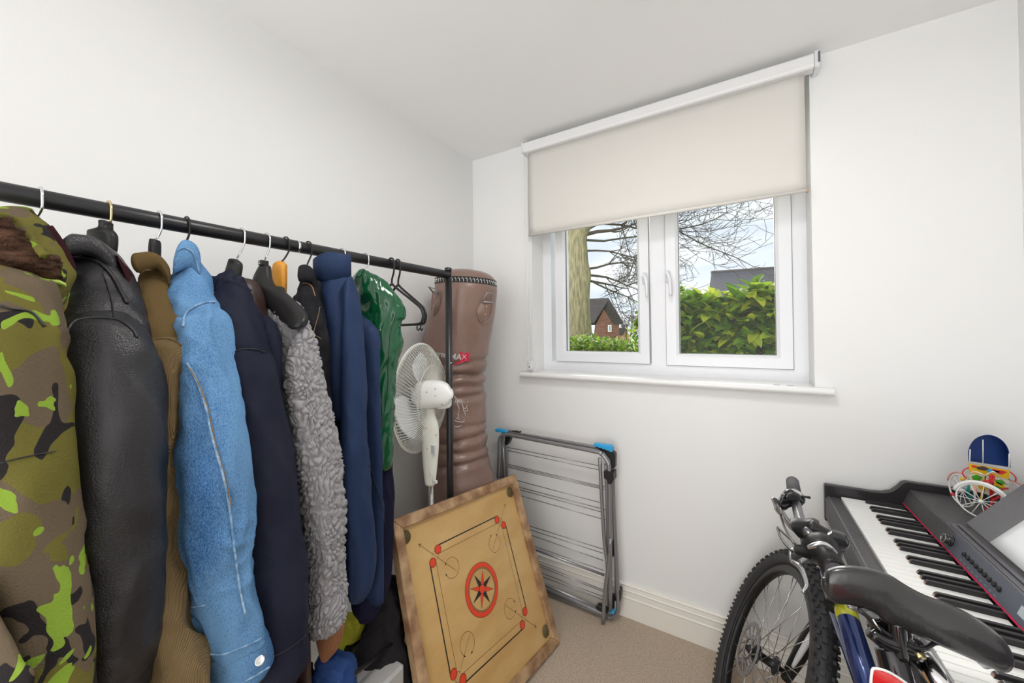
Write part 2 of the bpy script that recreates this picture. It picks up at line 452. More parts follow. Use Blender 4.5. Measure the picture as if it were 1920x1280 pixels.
for k in range(9): a = pi*k/8; cp.append((-.973-.008*cos(a), BY-.03, 1.225-.012*sin(a)))
for k in range(41): t = k/40; cp.append((-.965+.03*sin(t*pi)**6*0-.004*sin(t*5), BY-.026, 1.225+t*1.12))
mb.tube(cp, .0016, n=6)
for p in cp[::1]: mb.sphere(p, .0023, n=6)
mb.build('pull_chain', m_upvc, bl)
mb = MB(); mb.box((-.992, YW-.03, 1.16), (-.968, YW-.001, 1.205), .004); c = mb.build('chain_holder', m_upvc, bl)
MB().lathe((-.980, YW-.03, 1.175), (0, -1, 0), [(0, .0001), (0, .004), (.002, .004), (.002, .0001)]).build('screw', m_gasket, c)
MB().tube([(-.962, BY-.01, 1.62), (-.958, BY-.01, 1.4), (-.938, BY-.012, 1.25), (-.932, BY-.015, 1.2), (-.94, BY-.015, 1.165), (-.962, BY-.01, 1.158)], .0012, n=6, smooth_path=6).build('loose_cord', m_upvc, bl)
# ---------------- body of the added ceiling lamp, out of view
for i, p in enumerate(ADDED_LAMPS):
    L_ = thing('added_ceiling_lamp', 'round white ceiling lamp added out of view to brighten the room', 'lamp', (p[0], p[1], ZC))
    MB().lathe((p[0], p[1], ZC), (0, 0, -1), [(0, .23), (.03, .235), (.045, .225), (.045, .215), (.04, .0001)], ref=V(1, 0, 0)).build('base', m_white, L_)
    MB().lathe((p[0], p[1], ZC-.041), (0, 0, -1), [(0, .214), (.012, .20), (.02, .0001)], ref=V(1, 0, 0)).build('diffuser', mat('added_lamp_diffuser', (.9, .9, .88), .4, emit=((1, .97, .92), 3)), L_)

# ================================================================ OUTDOORS
m_grass = mat('grass', (.10, .19, .03), .9, var=((.2, .3, .06), 3), bump=(60, .6))
struct(MB().box((-70, YW+.3, -.45), (60, 110, -.4)).build('ground', m_grass))
def leaf_mat(name, c1, c2, c3):
    M = bpy.data.materials.new(name); M.use_nodes = True; n, l, b = nodes_of(M)
    g = n.new('ShaderNodeNewGeometry'); r = n.new('ShaderNodeValToRGB'); e = r.color_ramp.elements
    e[0].color = (*c1, 1); e[1].color = (*c3, 1); e[1].position = 1; q = e.new(.55); q.color = (*c2, 1)
    l.new(g.outputs['Random Per Island'], r.inputs[0]); l.new(r.outputs[0], b.inputs['Base Color'])
    b.inputs['Roughness'].default_value = .32
    tb = n.new('ShaderNodeBsdfTranslucent'); mx = n.new('ShaderNodeMixShader'); mx.inputs[0].default_value = .55
    l.new(r.outputs[0], tb.inputs[0]); l.new(b.outputs[0], mx.inputs[1]); l.new(tb.outputs[0], mx.inputs[2]); l.new(mx.outputs[0], n['Material Output'].inputs[0])
    return M
m_leafA = leaf_mat('laurel_leaf', (.035, .10, .008), (.19, .34, .02), (.55, .58, .045))
m_leafB = leaf_mat('hedge_leaf', (.06, .14, .015), (.18, .30, .03), (.38, .50, .08))
m_twig = mat('twig', (.20, .13, .08), .8)
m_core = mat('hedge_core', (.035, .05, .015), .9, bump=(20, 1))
def add_leaf(mb, p, d, up, L, w):
    d = unit(d); s_ = np.cross(d, up); s_ = unit(s_); nrm = np.cross(s_, d)
    vs = [p]; fs = []
    for t, ww, sg in ((.25, .8, -.02), (.55, 1, -.08), (.82, .6, -.18)):
        c = p+d*L*t+nrm*L*sg
        vs += [c-s_*w*ww*.5+nrm*w*.16*ww, c, c+s_*w*ww*.5+nrm*w*.16*ww]
    vs.append(p+d*L-nrm*L*.28)
    fs = [(0, 2, 1), (0, 3, 2), (1, 2, 5, 4), (2, 3, 6, 5), (4, 5, 8, 7), (5, 6, 9, 8), (7, 8, 10), (8, 9, 10)]
    mb.add(vs, fs, True)
def hedge(name, label, x0, x1, y0, y1, top, n, L, m_, seed, topn=.35):
    R_ = np.random.RandomState(seed)
    th = thing('hedge', label, 'hedge', ((x0+x1)/2, (y0+y1)/2, -.4))
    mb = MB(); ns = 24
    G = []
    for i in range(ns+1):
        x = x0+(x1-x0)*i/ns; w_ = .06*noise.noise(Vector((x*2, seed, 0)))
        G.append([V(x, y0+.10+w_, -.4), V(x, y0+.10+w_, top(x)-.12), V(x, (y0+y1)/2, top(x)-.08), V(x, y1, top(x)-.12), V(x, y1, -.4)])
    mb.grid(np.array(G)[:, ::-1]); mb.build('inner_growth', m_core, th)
    mb = MB(); tw = MB()
    for i in range(n):
        x = R_.uniform(x0, x1); tz = top(x)
        if R_.rand() < topn: z = tz-R_.rand()**2*.12+R_.rand()*.02; y = R_.uniform(y0, y1)
        else: z = R_.uniform(.9 if z_low is None else z_low, tz); y = y0+R_.rand()**1.5*.16
        d = V(R_.uniform(-1, 1), R_.uniform(-1.2, .1) if y < y0+.2 else R_.uniform(-1, 1), R_.uniform(-.5, 1.1)); l_ = L*R_.uniform(.55, 1.15)
        add_leaf(mb, V(x, y, z), d, V(R_.uniform(-.4, .4), R_.uniform(-.6, .1), 1), l_, l_*R_.uniform(.36, .5))
    for i in range(int(n/25)):
        x = R_.uniform(x0, x1); y = y0+R_.uniform(0, .12); z = R_.uniform((z_low or .9)-.1, top(x)-.25)
        tw.tube([(x, y+.05, z), (x+R_.uniform(-.03, .03), y, z+.15), (x+R_.uniform(-.08, .08), y, z+R_.uniform(.2, .34))], [.005, .004, .002], n=5)
    tag(mb.build('leaves', m_, th), None, None, kind='stuff'); tag(tw.build('twigs', m_twig, th), None, None, kind='stuff')
    return th
z_low = 1.0
hedge('hedge', 'tall dark laurel hedge close outside the right window pane', -.62, .75, 3.15, 3.75, lambda x: 1.60+.03*sin(x*9)+.02*sin(x*23), 3200, .145, m_leafA, 3)
z_low = .95
hedge('hedge', 'low bright green hedge along the foot of the left window pane', -3.1, -1.02, 3.9, 4.6, lambda x: 1.245+.02*sin(x*7)+.012*sin(x*19), 3200, .07, m_leafB, 5, .6)
z_low = 1.0
# ---- the bare tree
m_bark = mat('bark', (.13, .115, .07), .9, bump=(34, 1.0, 8), var=((.30, .27, .155), 17, (2.4, 2.4, .3)))
m_branch = mat('branch_bark', (.055, .045, .035), .85)
def tree():
    base = at(1086, 650, D=7.0); base[2] = -.4
    t = thing('bare_tree', 'large bare tree with furrowed bark seen through the left pane', 'tree', base)
    mb = MB(); G = []
    ctr = [(650, 1061, 1111), (630, 1062, 1110), (600, 1063, 1107), (570, 1063, 1105), (540, 1063, 1106), (515, 1063, 1108), (495, 1063, 1103), (470, 1064, 1101), (445, 1064, 1101), (420, 1063, 1112), (395, 1060, 1122)]
    rows = [(-.4, base[0]-.02, .30)]
    pts = []
    for y, a, b in ctr:
        p = at((a+b)/2, y, D=7.0); pts.append((p, (b-a)/2*7.0/F))
    pts = [(V(pts[0][0][0], pts[0][0][1], -.4), pts[0][1]*1.2)]+pts+[(pts[-1][0]+V(0, 0, .9), .24), (pts[-1][0]+V(-.1, 0, 2.2), .16)]
    P, R_ = cat([p for p, r in pts], 5, [[r] for p, r in pts]); n = 48
    for i in range(len(P)):
        ring = []
        for k in range(n):
            a = 2*pi*k/n; q = V(cos(a), sin(a), 0)
            rr = R_[i][0]*(1+.05*noise.noise(Vector((cos(a)*9, sin(a)*9, P[i][2]*1.5)))+.05*noise.noise(Vector((cos(a)*3, sin(a)*3, P[i][2]*3))))
            ring.append(P[i]+q*rr)
        G.append(ring)
    mb.grid(np.array(G)); mb.build('trunk', m_bark, t)
    R2 = random.Random(11); mb = MB(); cnt = [0]
    def br(p, d, r, L, lv):
        if cnt[0] > 2600: return
        cnt[0] += 1; n = 5; pts = [p]; q = p.copy(); dd = unit(d)
        for i in range(n):
            dd = unit(dd+V(R2.uniform(-.22, .22), R2.uniform(-.2, .2), R2.uniform(-.2, .2)+(.05 if lv > 1 else -.02)))
            q = q+dd*L/n; pts.append(q.copy())
            if lv < 4 and i >= 1:
                for _ in range(2 if lv < 3 else 1):
                    if R2.random() < .85:
                        a, b_, _d = frame_of(dd); th = R2.uniform(0, 2*pi); an = R2.uniform(.45, 1.0)
                        nd = dd*cos(an)+(a*cos(th)+b_*sin(th))*sin(an)
                        br(q.copy(), nd, r*.55*(1-i*.1), L*R2.uniform(.45, .65), lv+1)
        mb.tube(pts, [max(.0035, r*(1-.75*i/n)) for i in range(n+1)], n=4 if lv > 1 else 6, caps=False)
    for (px_, py_, ex, ey, r_) in [(1104, 440, 1215, 400, .04), (1106, 432, 1300, 320, .035), (1108, 425, 1180, 370, .045), (1107, 515, 1200, 515, .028), (1106, 505, 1210, 480, .026), (1106, 525, 1190, 545, .026), (1107, 520, 1225, 570, .02), (1104, 450, 1270, 430, .024), (1110, 400, 1340, 360, .04), (1108, 410, 1270, 455, .028), (1105, 470, 1215, 450, .022), (1070, 400, 950, 330, .05), (1110, 395, 1330, 330, .04)]:
        a = at(min(px_, 1096) if px_ > 1080 else px_, py_, D=6.98); b = at(ex, ey, D=7.0+R2.uniform(-.5, .4)); L = np.linalg.norm(b-a)
        br(a, b-a, r_, L*1.0, 1)
    mb.build('branches', m_branch, t)
    return t
tree()
# ---- houses
def brick(name, c1, c2, mortar, sc):
    M = bpy.data.materials.new(name); M.use_nodes = True; n, l, b = nodes_of(M)
    t = n.new('ShaderNodeTexCoord'); mp_ = n.new('ShaderNodeMapping'); mp_.inputs['Rotation'].default_value = (pi/2, 0, 0)
    k = n.new('ShaderNodeTexBrick'); k.inputs['Color1'].default_value = (*c1, 1); k.inputs['Color2'].default_value = (*c2, 1); k.inputs['Mortar'].default_value = (*mortar, 1)
    k.inputs['Scale'].default_value = sc; k.inputs['Mortar Size'].default_value = .02
    l.new(t.outputs['Object'], mp_.inputs[0]); l.new(mp_.outputs[0], k.inputs['Vector']); l.new(k.outputs[0], b.inputs['Base Color']); b.inputs['Roughness'].default_value = .85
    return M
m_brick = brick('red_brick', (.22, .095, .07), (.17, .07, .05), (.24, .18, .15), 3)
m_roof = brick('slate_roof', (.055, .057, .072), (.075, .077, .095), (.03, .03, .036), 2.6)
m_roofb = mat('dark_tiles', (.06, .052, .056), .8, bump=(8, .4))
def house_left():
    D = 26.0
    g = [at(1107, 647, D=D), at(1160, 647, D=D), at(1161, 608, D=D), at(1139, 566, D=D), at(1107, 622, D=D)]
    a = at(1083, 560, D=D); g[0] = at(1110, 650, D=D); g[4] = at(1118, 606, D=D)
    g0 = g[0].copy(); g1 = g[1].copy(); g0[2] = g1[2] = -.4
    t = thing('brick_house', 'red brick house gable with dark roof beside the tree trunk', 'house', (g0+g1)/2)
    back = -RT*9+FW*4; back[2] = 0
    mb = MB(); mb.prism([g0, g1, g[2], g[3], g[4]], FW*V(1, 1, 0)*.3); mb.build('gable_wall', m_brick, t)
    mb = MB(); mb.box((-1, -1, -1), (1, 1, 1), M=lambda v: np.array([g0-RT*V(1, 1, 0)*(4.5*(1-(q[0]+1)/2)*2)+V(0, 0, (g[4][2]+.4)*(q[2]+1)/2)+FW*V(1, 1, 0)*((q[1]+1)*3+.3) for q in v])); mb.build('side_wall', m_brick, t)
    mb = MB(); e = back; dz = V(0, 0, .12)
    mb.prism([g[4]-FW*.3-RT*.2, g[3]-FW*.3+dz, g[3]+dz+e, g[4]+e-RT*.2], V(0, 0, .15)); mb.prism([g[3]-FW*.3+dz, g[2]-FW*.3+RT*.2, g[2]+e+RT*.2, g[3]+dz+e], V(0, 0, .15)); mb.build('roof', m_roofb, t)
    w0 = at(1139.5, 622, D=D-.12); w1 = at(1146, 609, D=D-.12)
    r_ = unit(RT*V(1, 1, 0))
    f = MB(); wd = (w1-w0)@r_; hh = w1[2]-w0[2]
    f.prism([w0, w0+r_*wd, w0+r_*wd+V(0, 0, hh), w0+V(0, 0, hh)], -FW*V(1, 1, 0)*.08); w_ = f.build('window', m_upvc, t)
    f = MB(); f.prism([w0+r_*.07+V(0, 0, .07)-FW*V(1, 1, 0)*.09, w0+r_*(wd-.07)+V(0, 0, .07)-FW*V(1, 1, 0)*.09, w0+r_*(wd-.07)+V(0, 0, hh-.07)-FW*V(1, 1, 0)*.09, w0+r_*.07+V(0, 0, hh-.07)-FW*V(1, 1, 0)*.09], -FW*V(1, 1, 0)*.01); f.build('pane', mat('far_glass', (.25, .3, .36), .1), w_)
house_left()
def house_small():
    D = 45.
    g = [at(1159, 640, D=D), at(1178, 640, D=D), at(1181, 629, D=D), at(1174, 618, D=D), at(1168, 628, D=D)]
    g0 = g[0].copy(); g1 = g[1].copy(); g0[2] = g1[2] = -.4
    t = thing('brick_house', 'small distant brick house with dark roof and chimney', 'house', (g0+g1)/2)
    MB().prism([g0, g1, g[2], g[3], at(1168, 626, D=D), at(1159, 626, D=D)], FW*V(1, 1, 0)*5).build('walls', mat('orange_brick', (.45, .25, .16), .9), t)
    MB().prism([at(1157, 628, D=D-.2), at(1168, 628, D=D-.2), at(1174, 616, D=D-.2), at(1158, 614, D=D-.2)], FW*V(1, 1, 0)*5.4).build('roof', m_roofb, t)
    MB().prism([at(1169, 616, D=D), at(1172, 616, D=D), at(1172, 608, D=D), at(1169, 608, D=D)], FW*V(1, 1, 0)*.8).build('chimney', m_roofb, t)
    p = at(1174.5, 640, D=40); q = at(1174.5, 607, D=40); p[2] = -.4
    tag(MB().tube([p, q], .07, n=8).build('telegraph_pole', m_branch), 'dark telegraph pole by the small distant house', 'pole')
house_small()
def house_right():
    D = 17.
    a, b, c, d = at(1327, 560, D=D), at(1500, 560, D=D), at(1505, 499, D=D+2.5), at(1334, 511, D=D+2.5)
    t = thing('slate_roofed_house', 'house behind the laurel hedge of which the grey slate roof shows', 'house', V((a[0]+b[0])/2, a[1], -.4))
    MB().prism([a, b, c, d], V(0, 0, -.15)).build('roof', m_roof, t)
    mb = MB(); a2, b2 = a.copy(), b.copy(); a2[2] = b2[2] = -.4; mb.prism([a+FW*.4-V(0, 0, .2), b+FW*.4-V(0, 0, .2), b2+FW*.4, a2+FW*.4], FW*V(1, 1, 0)*5); mb.build('walls', m_brick, t)
    mb = MB(); mb.tube([d, c], .09, n=8); mb.build('ridge_tiles', m_roofb, t)
house_right()
def shrub():
    p = at(1200, 640, D=6.0); R_ = np.random.RandomState(9)
    t = thing('shrub', 'leafy shrub beside the centre mullion left of the hedge', 'shrub', V(p[0], p[1], -.4))
    mb = MB(); p0 = V(p[0], p[1], -.4); mb.tube([p0, V(p[0], p[1], 1.2)], .03, n=8); mb.build('stem', m_twig, t)
    mb = MB()
    for i in range(450):
        z = R_.uniform(.6, 1.62); w_ = .16*(1.7-z)+.05
        q = V(p[0]+R_.normal()*w_*.6, p[1]+R_.normal()*w_*.6, z)
        add_leaf(mb, q, R_.uniform(-1, 1, 3)+V(0, 0, .3), V(.1, 0, 1), .09, .045)
    tag(mb.build('leaves', m_leafA, t), None, None, kind='stuff')
shrub()
def far_trees():
    for i, (x, y, w, h, lb) in enumerate([(1190, 618, 14, 26, 'hazy bare tree far beyond the small house'),]):
        D = 60; R3 = random.Random(4); p = at(x, 640, D=D); p[2] = -.4
        t = thing('distant_tree', lb, 'tree', p); mb = MB()
        def br(p, d, r, L, lv):
            q = p+d*L; mb.tube([p, q], [r, r*.6], n=3, caps=False)
            if lv < 6:
                for _ in range(3): br(q, unit(d+V(R3.uniform(-.8, .8), R3.uniform(-.8, .8), R3.uniform(-.3, .5))), r*.6, L*.75, lv+1)
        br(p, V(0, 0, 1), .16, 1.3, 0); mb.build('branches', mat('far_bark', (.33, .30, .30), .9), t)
far_trees()

# ================================================================ CLOTHES RACK
RXr, RZr, RY1, RR = -1.05, 1.613, 1.215, .0165
rk = thing('clothes_rack', 'black metal clothes rack carrying the row of coats', 'clothes rack', (RXr, .4, 0))
mb = MB(); mb.tube([(RXr, -.62, RZr), (RXr, RY1, RZr)], RR, n=24)
mb.build('hanging_rail', m_blackmet, rk)
j = MB(); jy = at(557, 452, X=RXr)[1]; j.tube([(RXr, jy-.003, RZr), (RXr, jy+.003, RZr)], RR+.0008, n=24); j.build('rail_joint', m_chrome, rk)
for y in (RY1+.002, -.62):
    mb = MB(); mb.tube([(RXr, y, .06), (RXr, y, 1.632)], .0145, n=20); mb.lathe((RXr, y, 1.632), (0, 0, 1), [(0, .0155), (.008, .0155), (.011, .012), (.011, .0001)], n=20)
    p = mb.build('upright', m_blackmet, rk)
    for z in (1.24, 1.09):
        MB().sphere((RXr+.0135, y-.004, z), .004, n=8).build('rivet', m_chrome, p)
    mb = MB(); mb.tube([(RXr-.22, y, .045), (RXr+.24, y, .045)], .0125, n=14); mb.build('foot_bar', m_blackmet, rk)
for x in (RXr-.14, RXr+.02):
    MB().tube([(x, -.62, .15), (x, RY1, .15)], .010, n=12).build('lower_bar', m_blackmet, rk)

# ================================================================ HANGERS AND COATS
def hook(hx, hy, nx, ny, m_, r=.0021, nX=None, over=.020):
    """wire hook over the rail from the neck pixel (nx,ny)"""
    h = at(hx, hy, X=RXr); y = h[1]
    nk = at(nx, ny, X=nX if nX is not None else RXr+.005)
    pts = [nk+V(0, 0, -.012), nk, nk+(V(RXr+over*.2, y, RZr-.035)-nk)*.55+V(0, 0, .0), V(RXr+over*.85, y, RZr-.020)]
    for a in range(-10, 200, 15):
        t = radians(a); pts.append(V(RXr+over*cos(t), y, RZr+over*sin(t)))
    mb = MB(); mb.tube(pts, r, n=8, smooth_path=4); return mb, nk
def hanger(label, hx, hy, nx, ny, m_hook, m_body, nX=None, w=.12, th=.008, drop=.05, full=True, wide=.0, neck=None, ang=0.):
    mb, nk = hook(hx, hy, nx, ny, m_hook, nX=nX)
    y = nk[1]
    t = thing('coat_hanger', label, 'coat hanger', (nk[0], nk[1], nk[2]), 'coat hangers on the rail')
    mb.build('hook', m_hook, t)
    b = MB(); pts = []
    for s_ in np.linspace(-1, 1, 21):
        pts.append((RXr-.01+w*s_, nk[1], min(nk[2]-.05, 1.455)-.03-drop*abs(s_)**1.25))
    R_ = [th*(1+.35*abs(s_)**3) for s_ in np.linspace(-1, 1, 21)]
    b.tube(pts, R_, n=14); b.tube([nk-V(0, 0, .004), V(RXr-.01, nk[1], pts[10][2])], th*.8, n=12)
    b.build('shoulder_bar', m_body, t)
    if neck:
        nb = MB(); band(nb, neck, X=nk[0], b=.010, n=20, sub=4, pw=3.2); nb.build('neck', m_body, t)
    return t
def torso(mb, hk, z1, z0, w=.21, th=.045, x0=RXr-.015, disp=None, n=56, hem=None, skew=0):
    k_ = w/.2; tk = min(1, th/.04)
    rows = [(z1, .045*k_, .035*tk), (z1-.03, .11*k_, .045*tk), (z1-.06, .165*k_, .05*tk), (z1-.10, w*.95, .052*tk), (z1-.2, w, th), ((z1+z0)/2, w, th), (z0, w*1.02, th*.9)]
    G = []; Z, A, B = [np.array(q) for q in zip(*rows)]
    P, A, B = cat(np.stack([Z*0, Z*0, Z], 1), 9, A[:, None], B[:, None])
    th_ = np.arange(n)*2*pi/n
    for i in range(len(P)):
        c = V(x0, hk+skew*(z1-P[i][2]), P[i][2])
        G.append(c+np.stack([np.cos(th_)*A[i][0], np.sin(th_)*B[i][0], 0*th_], 1))
    G = np.array(G)
    if disp:
        c = G.mean(1)[:, None]; N = G-c; N /= np.linalg.norm(N, axis=2)[..., None]
        for i in range(len(G)):
            for k in range(n): G[i, k] += N[i, k]*disp(G[i, k], i/len(G), th_[k])
    mb.grid(G)
def hy_(px_, py_): return at(px_, py_, X=RXr)[1]

# ---- fabric materials
def m_camo():
    M = mat('camouflage_cotton', spec=.12, col=(.3, .25, .2), rough=.85, bump=(350, .25)); n, l, b = nodes_of(M)
    t = n.new('ShaderNodeTexCoord'); prev = None
    cols = [((.125, .095, .062), None, 0), ((.135, .120, .028), (5.0, 11), .49), ((.022, .019, .020), (6.4, 41), .585), ((.22, .34, .04), (7.0, 77), .635)]
    cur = None
    for c, q, thr in cols:
        if q is None:
            rgb = n.new('ShaderNodeRGB'); rgb.outputs[0].default_value = (*c, 1); cur = rgb.outputs[0]; continue
        mp_ = n.new('ShaderNodeMapping'); mp_.inputs['Location'].default_value = (q[1], q[1]*.3, q[1]*.7); mp_.inputs['Scale'].default_value = (1.25, 1.25, .95)
        x = n.new('ShaderNodeTexNoise'); x.inputs['Scale'].default_value = q[0]*2.2; x.inputs['Detail'].default_value = 1.6; x.inputs['Distortion'].default_value = .9
        l.new(t.outputs['Object'], mp_.inputs[0]); l.new(mp_.outputs[0], x.inputs[0])
        g = n.new('ShaderNodeMath'); g.operation = 'GREATER_THAN'; g.inputs[1].default_value = thr; l.new(x.outputs[0], g.inputs[0])
        mx = n.new('ShaderNodeMix'); mx.data_type = 'RGBA'; l.new(g.outputs[0], mx.inputs[0]); l.new(cur, mx.inputs[6]); mx.inputs[7].default_value = (*c, 1); cur = mx.outputs[2]
    l.new(cur, b.inputs['Base Color']); return M
def m_ribbed(name, c, c2, sc, rough=.9, st=.5, dirx='Y'):
    M = mat(name, c, rough, var=(c2, 9, (1, 1, .5))); n, l, b = nodes_of(M)
    t = n.new('ShaderNodeTexCoord'); w = n.new('ShaderNodeTexWave'); w.bands_direction = 'X'; w.inputs['Scale'].default_value = sc; w.inputs['Distortion'].default_value = .05; w.inputs['Detail'].default_value = 1
    mp_ = n.new('ShaderNodeMapping'); mp_.inputs['Rotation'].default_value = (0, 0, radians(-40)); l.new(t.outputs['Object'], mp_.inputs[0]); l.new(mp_.outputs[0], w.inputs[0])
    bp = n.new('ShaderNodeBump'); bp.inputs['Strength'].default_value = st; bp.inputs['Distance'].default_value = .003; l.new(w.outputs[0], bp.inputs['Height']); l.new(bp.outputs[0], b.inputs['Normal'])
    return M
def m_denim_():
    M = mat('denim', spec=.12, col=(.10, .22, .42), rough=.85); n, l, b = nodes_of(M)
    t = n.new('ShaderNodeTexCoord'); mp_ = n.new('ShaderNodeMapping'); mp_.inputs['Scale'].default_value = (1, 1, .35); l.new(t.outputs['Object'], mp_.inputs[0])
    x = n.new('ShaderNodeTexNoise'); x.inputs['Scale'].default_value = 650; x.inputs['Detail'].default_value = 2; l.new(mp_.outputs[0], x.inputs[0])
    y = n.new('ShaderNodeTexNoise'); y.inputs['Scale'].default_value = 7; y.inputs['Detail'].default_value = 4; l.new(mp_.outputs[0], y.inputs[0])
    a = n.new('ShaderNodeMath'); a.operation = 'MULTIPLY_ADD'; a.inputs[1].default_value = .8; l.new(x.outputs[0], a.inputs[0]); l.new(y.outputs[0], a.inputs[2])
    r = n.new('ShaderNodeValToRGB'); e = r.color_ramp.elements; e[0].position = .62; e[0].color = (.026, .095, .25, 1); e[1].position = 1.10; e[1].color = (.14, .29, .50, 1)
    l.new(a.outputs[0], r.inputs[0]); l.new(r.outputs[0], b.inputs['Base Color'])
    bp = n.new('ShaderNodeBump'); bp.inputs['Strength'].default_value = .15; bp.inputs['Distance'].default_value = .003; l.new(x.outputs[0], bp.inputs['Height']); l.new(bp.outputs[0], b.inputs['Normal'])
    return M
mC = m_camo()
mFur = mat('brown_pile_fur', spec=.12, col=(.030, .015, .009), rough=.95, var=((.10, .052, .033), 45, (1, 1, 3)), bump=(160, .9, 4))
mLime = mat('lime_lining', spec=.12, col=(.42, .56, .12), rough=.8)
mMaroon = mat('dark_fleece', spec=.12, col=(.03, .008, .010), rough=.95)
mLea = mat('black_leather', (.012, .0115, .0135), .30, bump=(420, .25, 3), var=((.020, .019, .022), 12))
mCord = m_ribbed('brown_corduroy', (.13, .082, .030), (.19, .125, .052), 150)
mCordT = mat('brown_twill', spec=.12, col=(.12, .078, .03), rough=.85, bump=(300, .2))
mDen = m_denim_()
mDenS = mat('pale_denim_edge', spec=.12, col=(.36, .50, .66), rough=.85, bump=(300, .3), var=((.12, .25, .44), 90))
mNavy = mat('dark_navy_cloth', spec=.12, col=(.011, .013, .026), rough=.7, bump=(350, .2), var=((.017, .019, .034), 8))
mDkBrown = mat('dark_brown_leather', (.030, .013, .010), .45, bump=(60, .3))
mSherpa = mat('grey_teddy_fleece', spec=.12, col=(.30, .29, .30), rough=.95, bump=(400, .3, 3))
mRib = m_ribbed('rust_rib_knit', (.27, .105, .045), (.34, .14, .065), 120, st=.8)
mBlk = mat('black_cotton', spec=.12, col=(.008, .008, .010), rough=.85, bump=(300, .3), var=((.022, .022, .026), 20))
mBlue = mat('navy_twill', spec=.12, col=(.014, .027, .070), rough=.55, bump=(380, .15), var=((.022, .040, .095), 7, (1, 1, .3)))
mPVC = mat('green_pvc', (.004, .075, .026), .13, bump=(30, .25, 2), coat=.15)
mInk = mat('ink_navy_wool', spec=.12, col=(.009, .009, .026), rough=.85, bump=(300, .3))
mStitch = mat('stitching', (.30, .17, .07), .8)
mSeamD = mat('black_seam', (.012, .012, .014), .4)

def coat(name, label, hx, hy, nk_px, cat_='jacket'):
    k = at(hx, hy, X=RXr); return thing(name, label, cat_, (RXr, k[1], 1.52), 'coats and jackets on the rack')
def cord_on(pts, r, X, m_, name, par, k=5, nudge=.004):
    root = par if par.type == 'EMPTY' else par.parent
    q = cat(np.array([p[:2] for p in pts], float), k)
    P = [surf(root, x, y, r*.7+.0006, X if X else -.85) for x, y in q]
    D = np.array([np.linalg.norm(p-EYE) for p in P]); D2 = D.copy()
    for i in range(len(D)): D2[i] = np.median(D[max(0, i-3):i+4])
    P = [EYE+(p-EYE)*(min(b, a)/a) for p, a, b in zip(P, D, D2)]
    return MB().tube(P, r, n=6).build(name, m_, par)

# 1 ---- camouflage parka
t = coat('camouflage_parka', 'camouflage army parka with brown fur collar, first on the rack', 75, 355, None, 'coat')
y0 = hy_(75, 355)
mb = MB(); torso(mb, y0-.01, 1.50, .42, w=.20, disp=folds(.006, seed=1)); mb.build('body', mC, t)
mb = MB(); band(mb, [(12, 394, 50, 391, -1.02, .02), (0, 402, 61, 404, -1.01, .03), (-20, 425, 78, 421, -.985, .035), (-40, 455, 101, 454, -.96, .04), (-50, 490, 116, 489, -.94, .045), (-60, 530, 128, 517, -.93, .045), (-60, 560, 112, 548, -.92, .045), (-60, 600, 94, 590, -.92, .04)], disp=folds(.004, seed=2)); mb.build('hood', mC, t)
mb = MB(); band(mb, [(84, 432, 96, 424, -.955, .01), (96, 455, 110, 450, -.935, .012), (104, 485, 125, 480, -.92, .014), (110, 512, 133, 516, -.91, .014), (104, 545, 116, 548, -.90, .012), (96, 575, 101, 590, -.90, .01)], n=20); mb.build('lining', mMaroon, t)
def furd(p, tt, th): return .006*noise.noise(Vector((p[0]*55, p[1]*55, p[2]*200)))+.004*noise.noise(Vector((p[0]*25, p[1]*25, p[2]*60)))+.003
mb = MB(); band(mb, [(-62, 380, -60, 470, -.90, .03), (-20, 398, -22, 500, -.89, .032), (15, 418, 12, 513, -.88, .034), (50, 447, 46, 520, -.875, .034), (80, 468, 78, 528, -.87, .032), (103, 484, 100, 532, -.87, .026), (111, 500, 108, 530, -.87, .016)], n=64, sub=16, disp=furd); mb.build('fur_collar', mFur, t)
cord_on([(-50, 398), (-20, 402), (15, 407), (45, 430), (68, 462), (84, 480)], .0055, -.865, mC, 'collar_edge', t, nudge=.0)
mb = MB(); band(mb, [(-60, 512, -60, 528), (0, 510, 3, 524), (25, 506, 30, 518), (50, 513, 52, 526), (80, 520, 82, 529), (108, 524, 110, 534), (122, 530, 122, 538)], X=-.852, b=.006, n=12); mb.build('collar_trim', mLime, t)
mb = MB(); band(mb, [(-95, 505, 48, 515, -.86, .045), (-100, 530, 66, 528, -.845, .055), (-105, 580, 81, 581, -.83, .06), (-105, 612, 90, 612, -.825, .06), (-105, 700, 94, 700, -.82, .06), (-100, 849, 112, 849, -.82, .06), (-100, 990, 128, 990, -.82, .06), (-100, 1117, 139, 1117, -.82, .058), (-100, 1280, 146, 1280, -.82, .055), (-100, 1400, 150, 1400, -.82, .055), (-95, 1500, 148, 1500, -.82, .05)], n=64, sub=10, disp=folds(.005, (8, 8, 4), seed=3)); mb.build('sleeve', mC, t)
cord_on([(1, 572), (18, 578), (50, 582), (66, 590), (84, 612)], .0016, -.77, mSeamD, 'shoulder_seam', t, nudge=.0)
cord_on([(1, 868), (40, 858), (80, 850), (104, 846)], .0009, -.762, mSeamD, 'elbow_seam', t, nudge=.0)
mb = MB(); band(mb, [(-80, 1085, -30, 1100), (-60, 1150, 18, 1190), (-60, 1200, 44, 1240), (-60, 1262, 62, 1262), (-60, 1320, 52, 1320)], X=-.755, b=.008, n=20, disp=folds(.002, seed=5)); mb.build('pocket_flap', mC, t)
hanger('chrome-hooked hanger under the camouflage parka', 75, 343, 60, 404, m_chrome, m_blackpl, nX=-1.04)

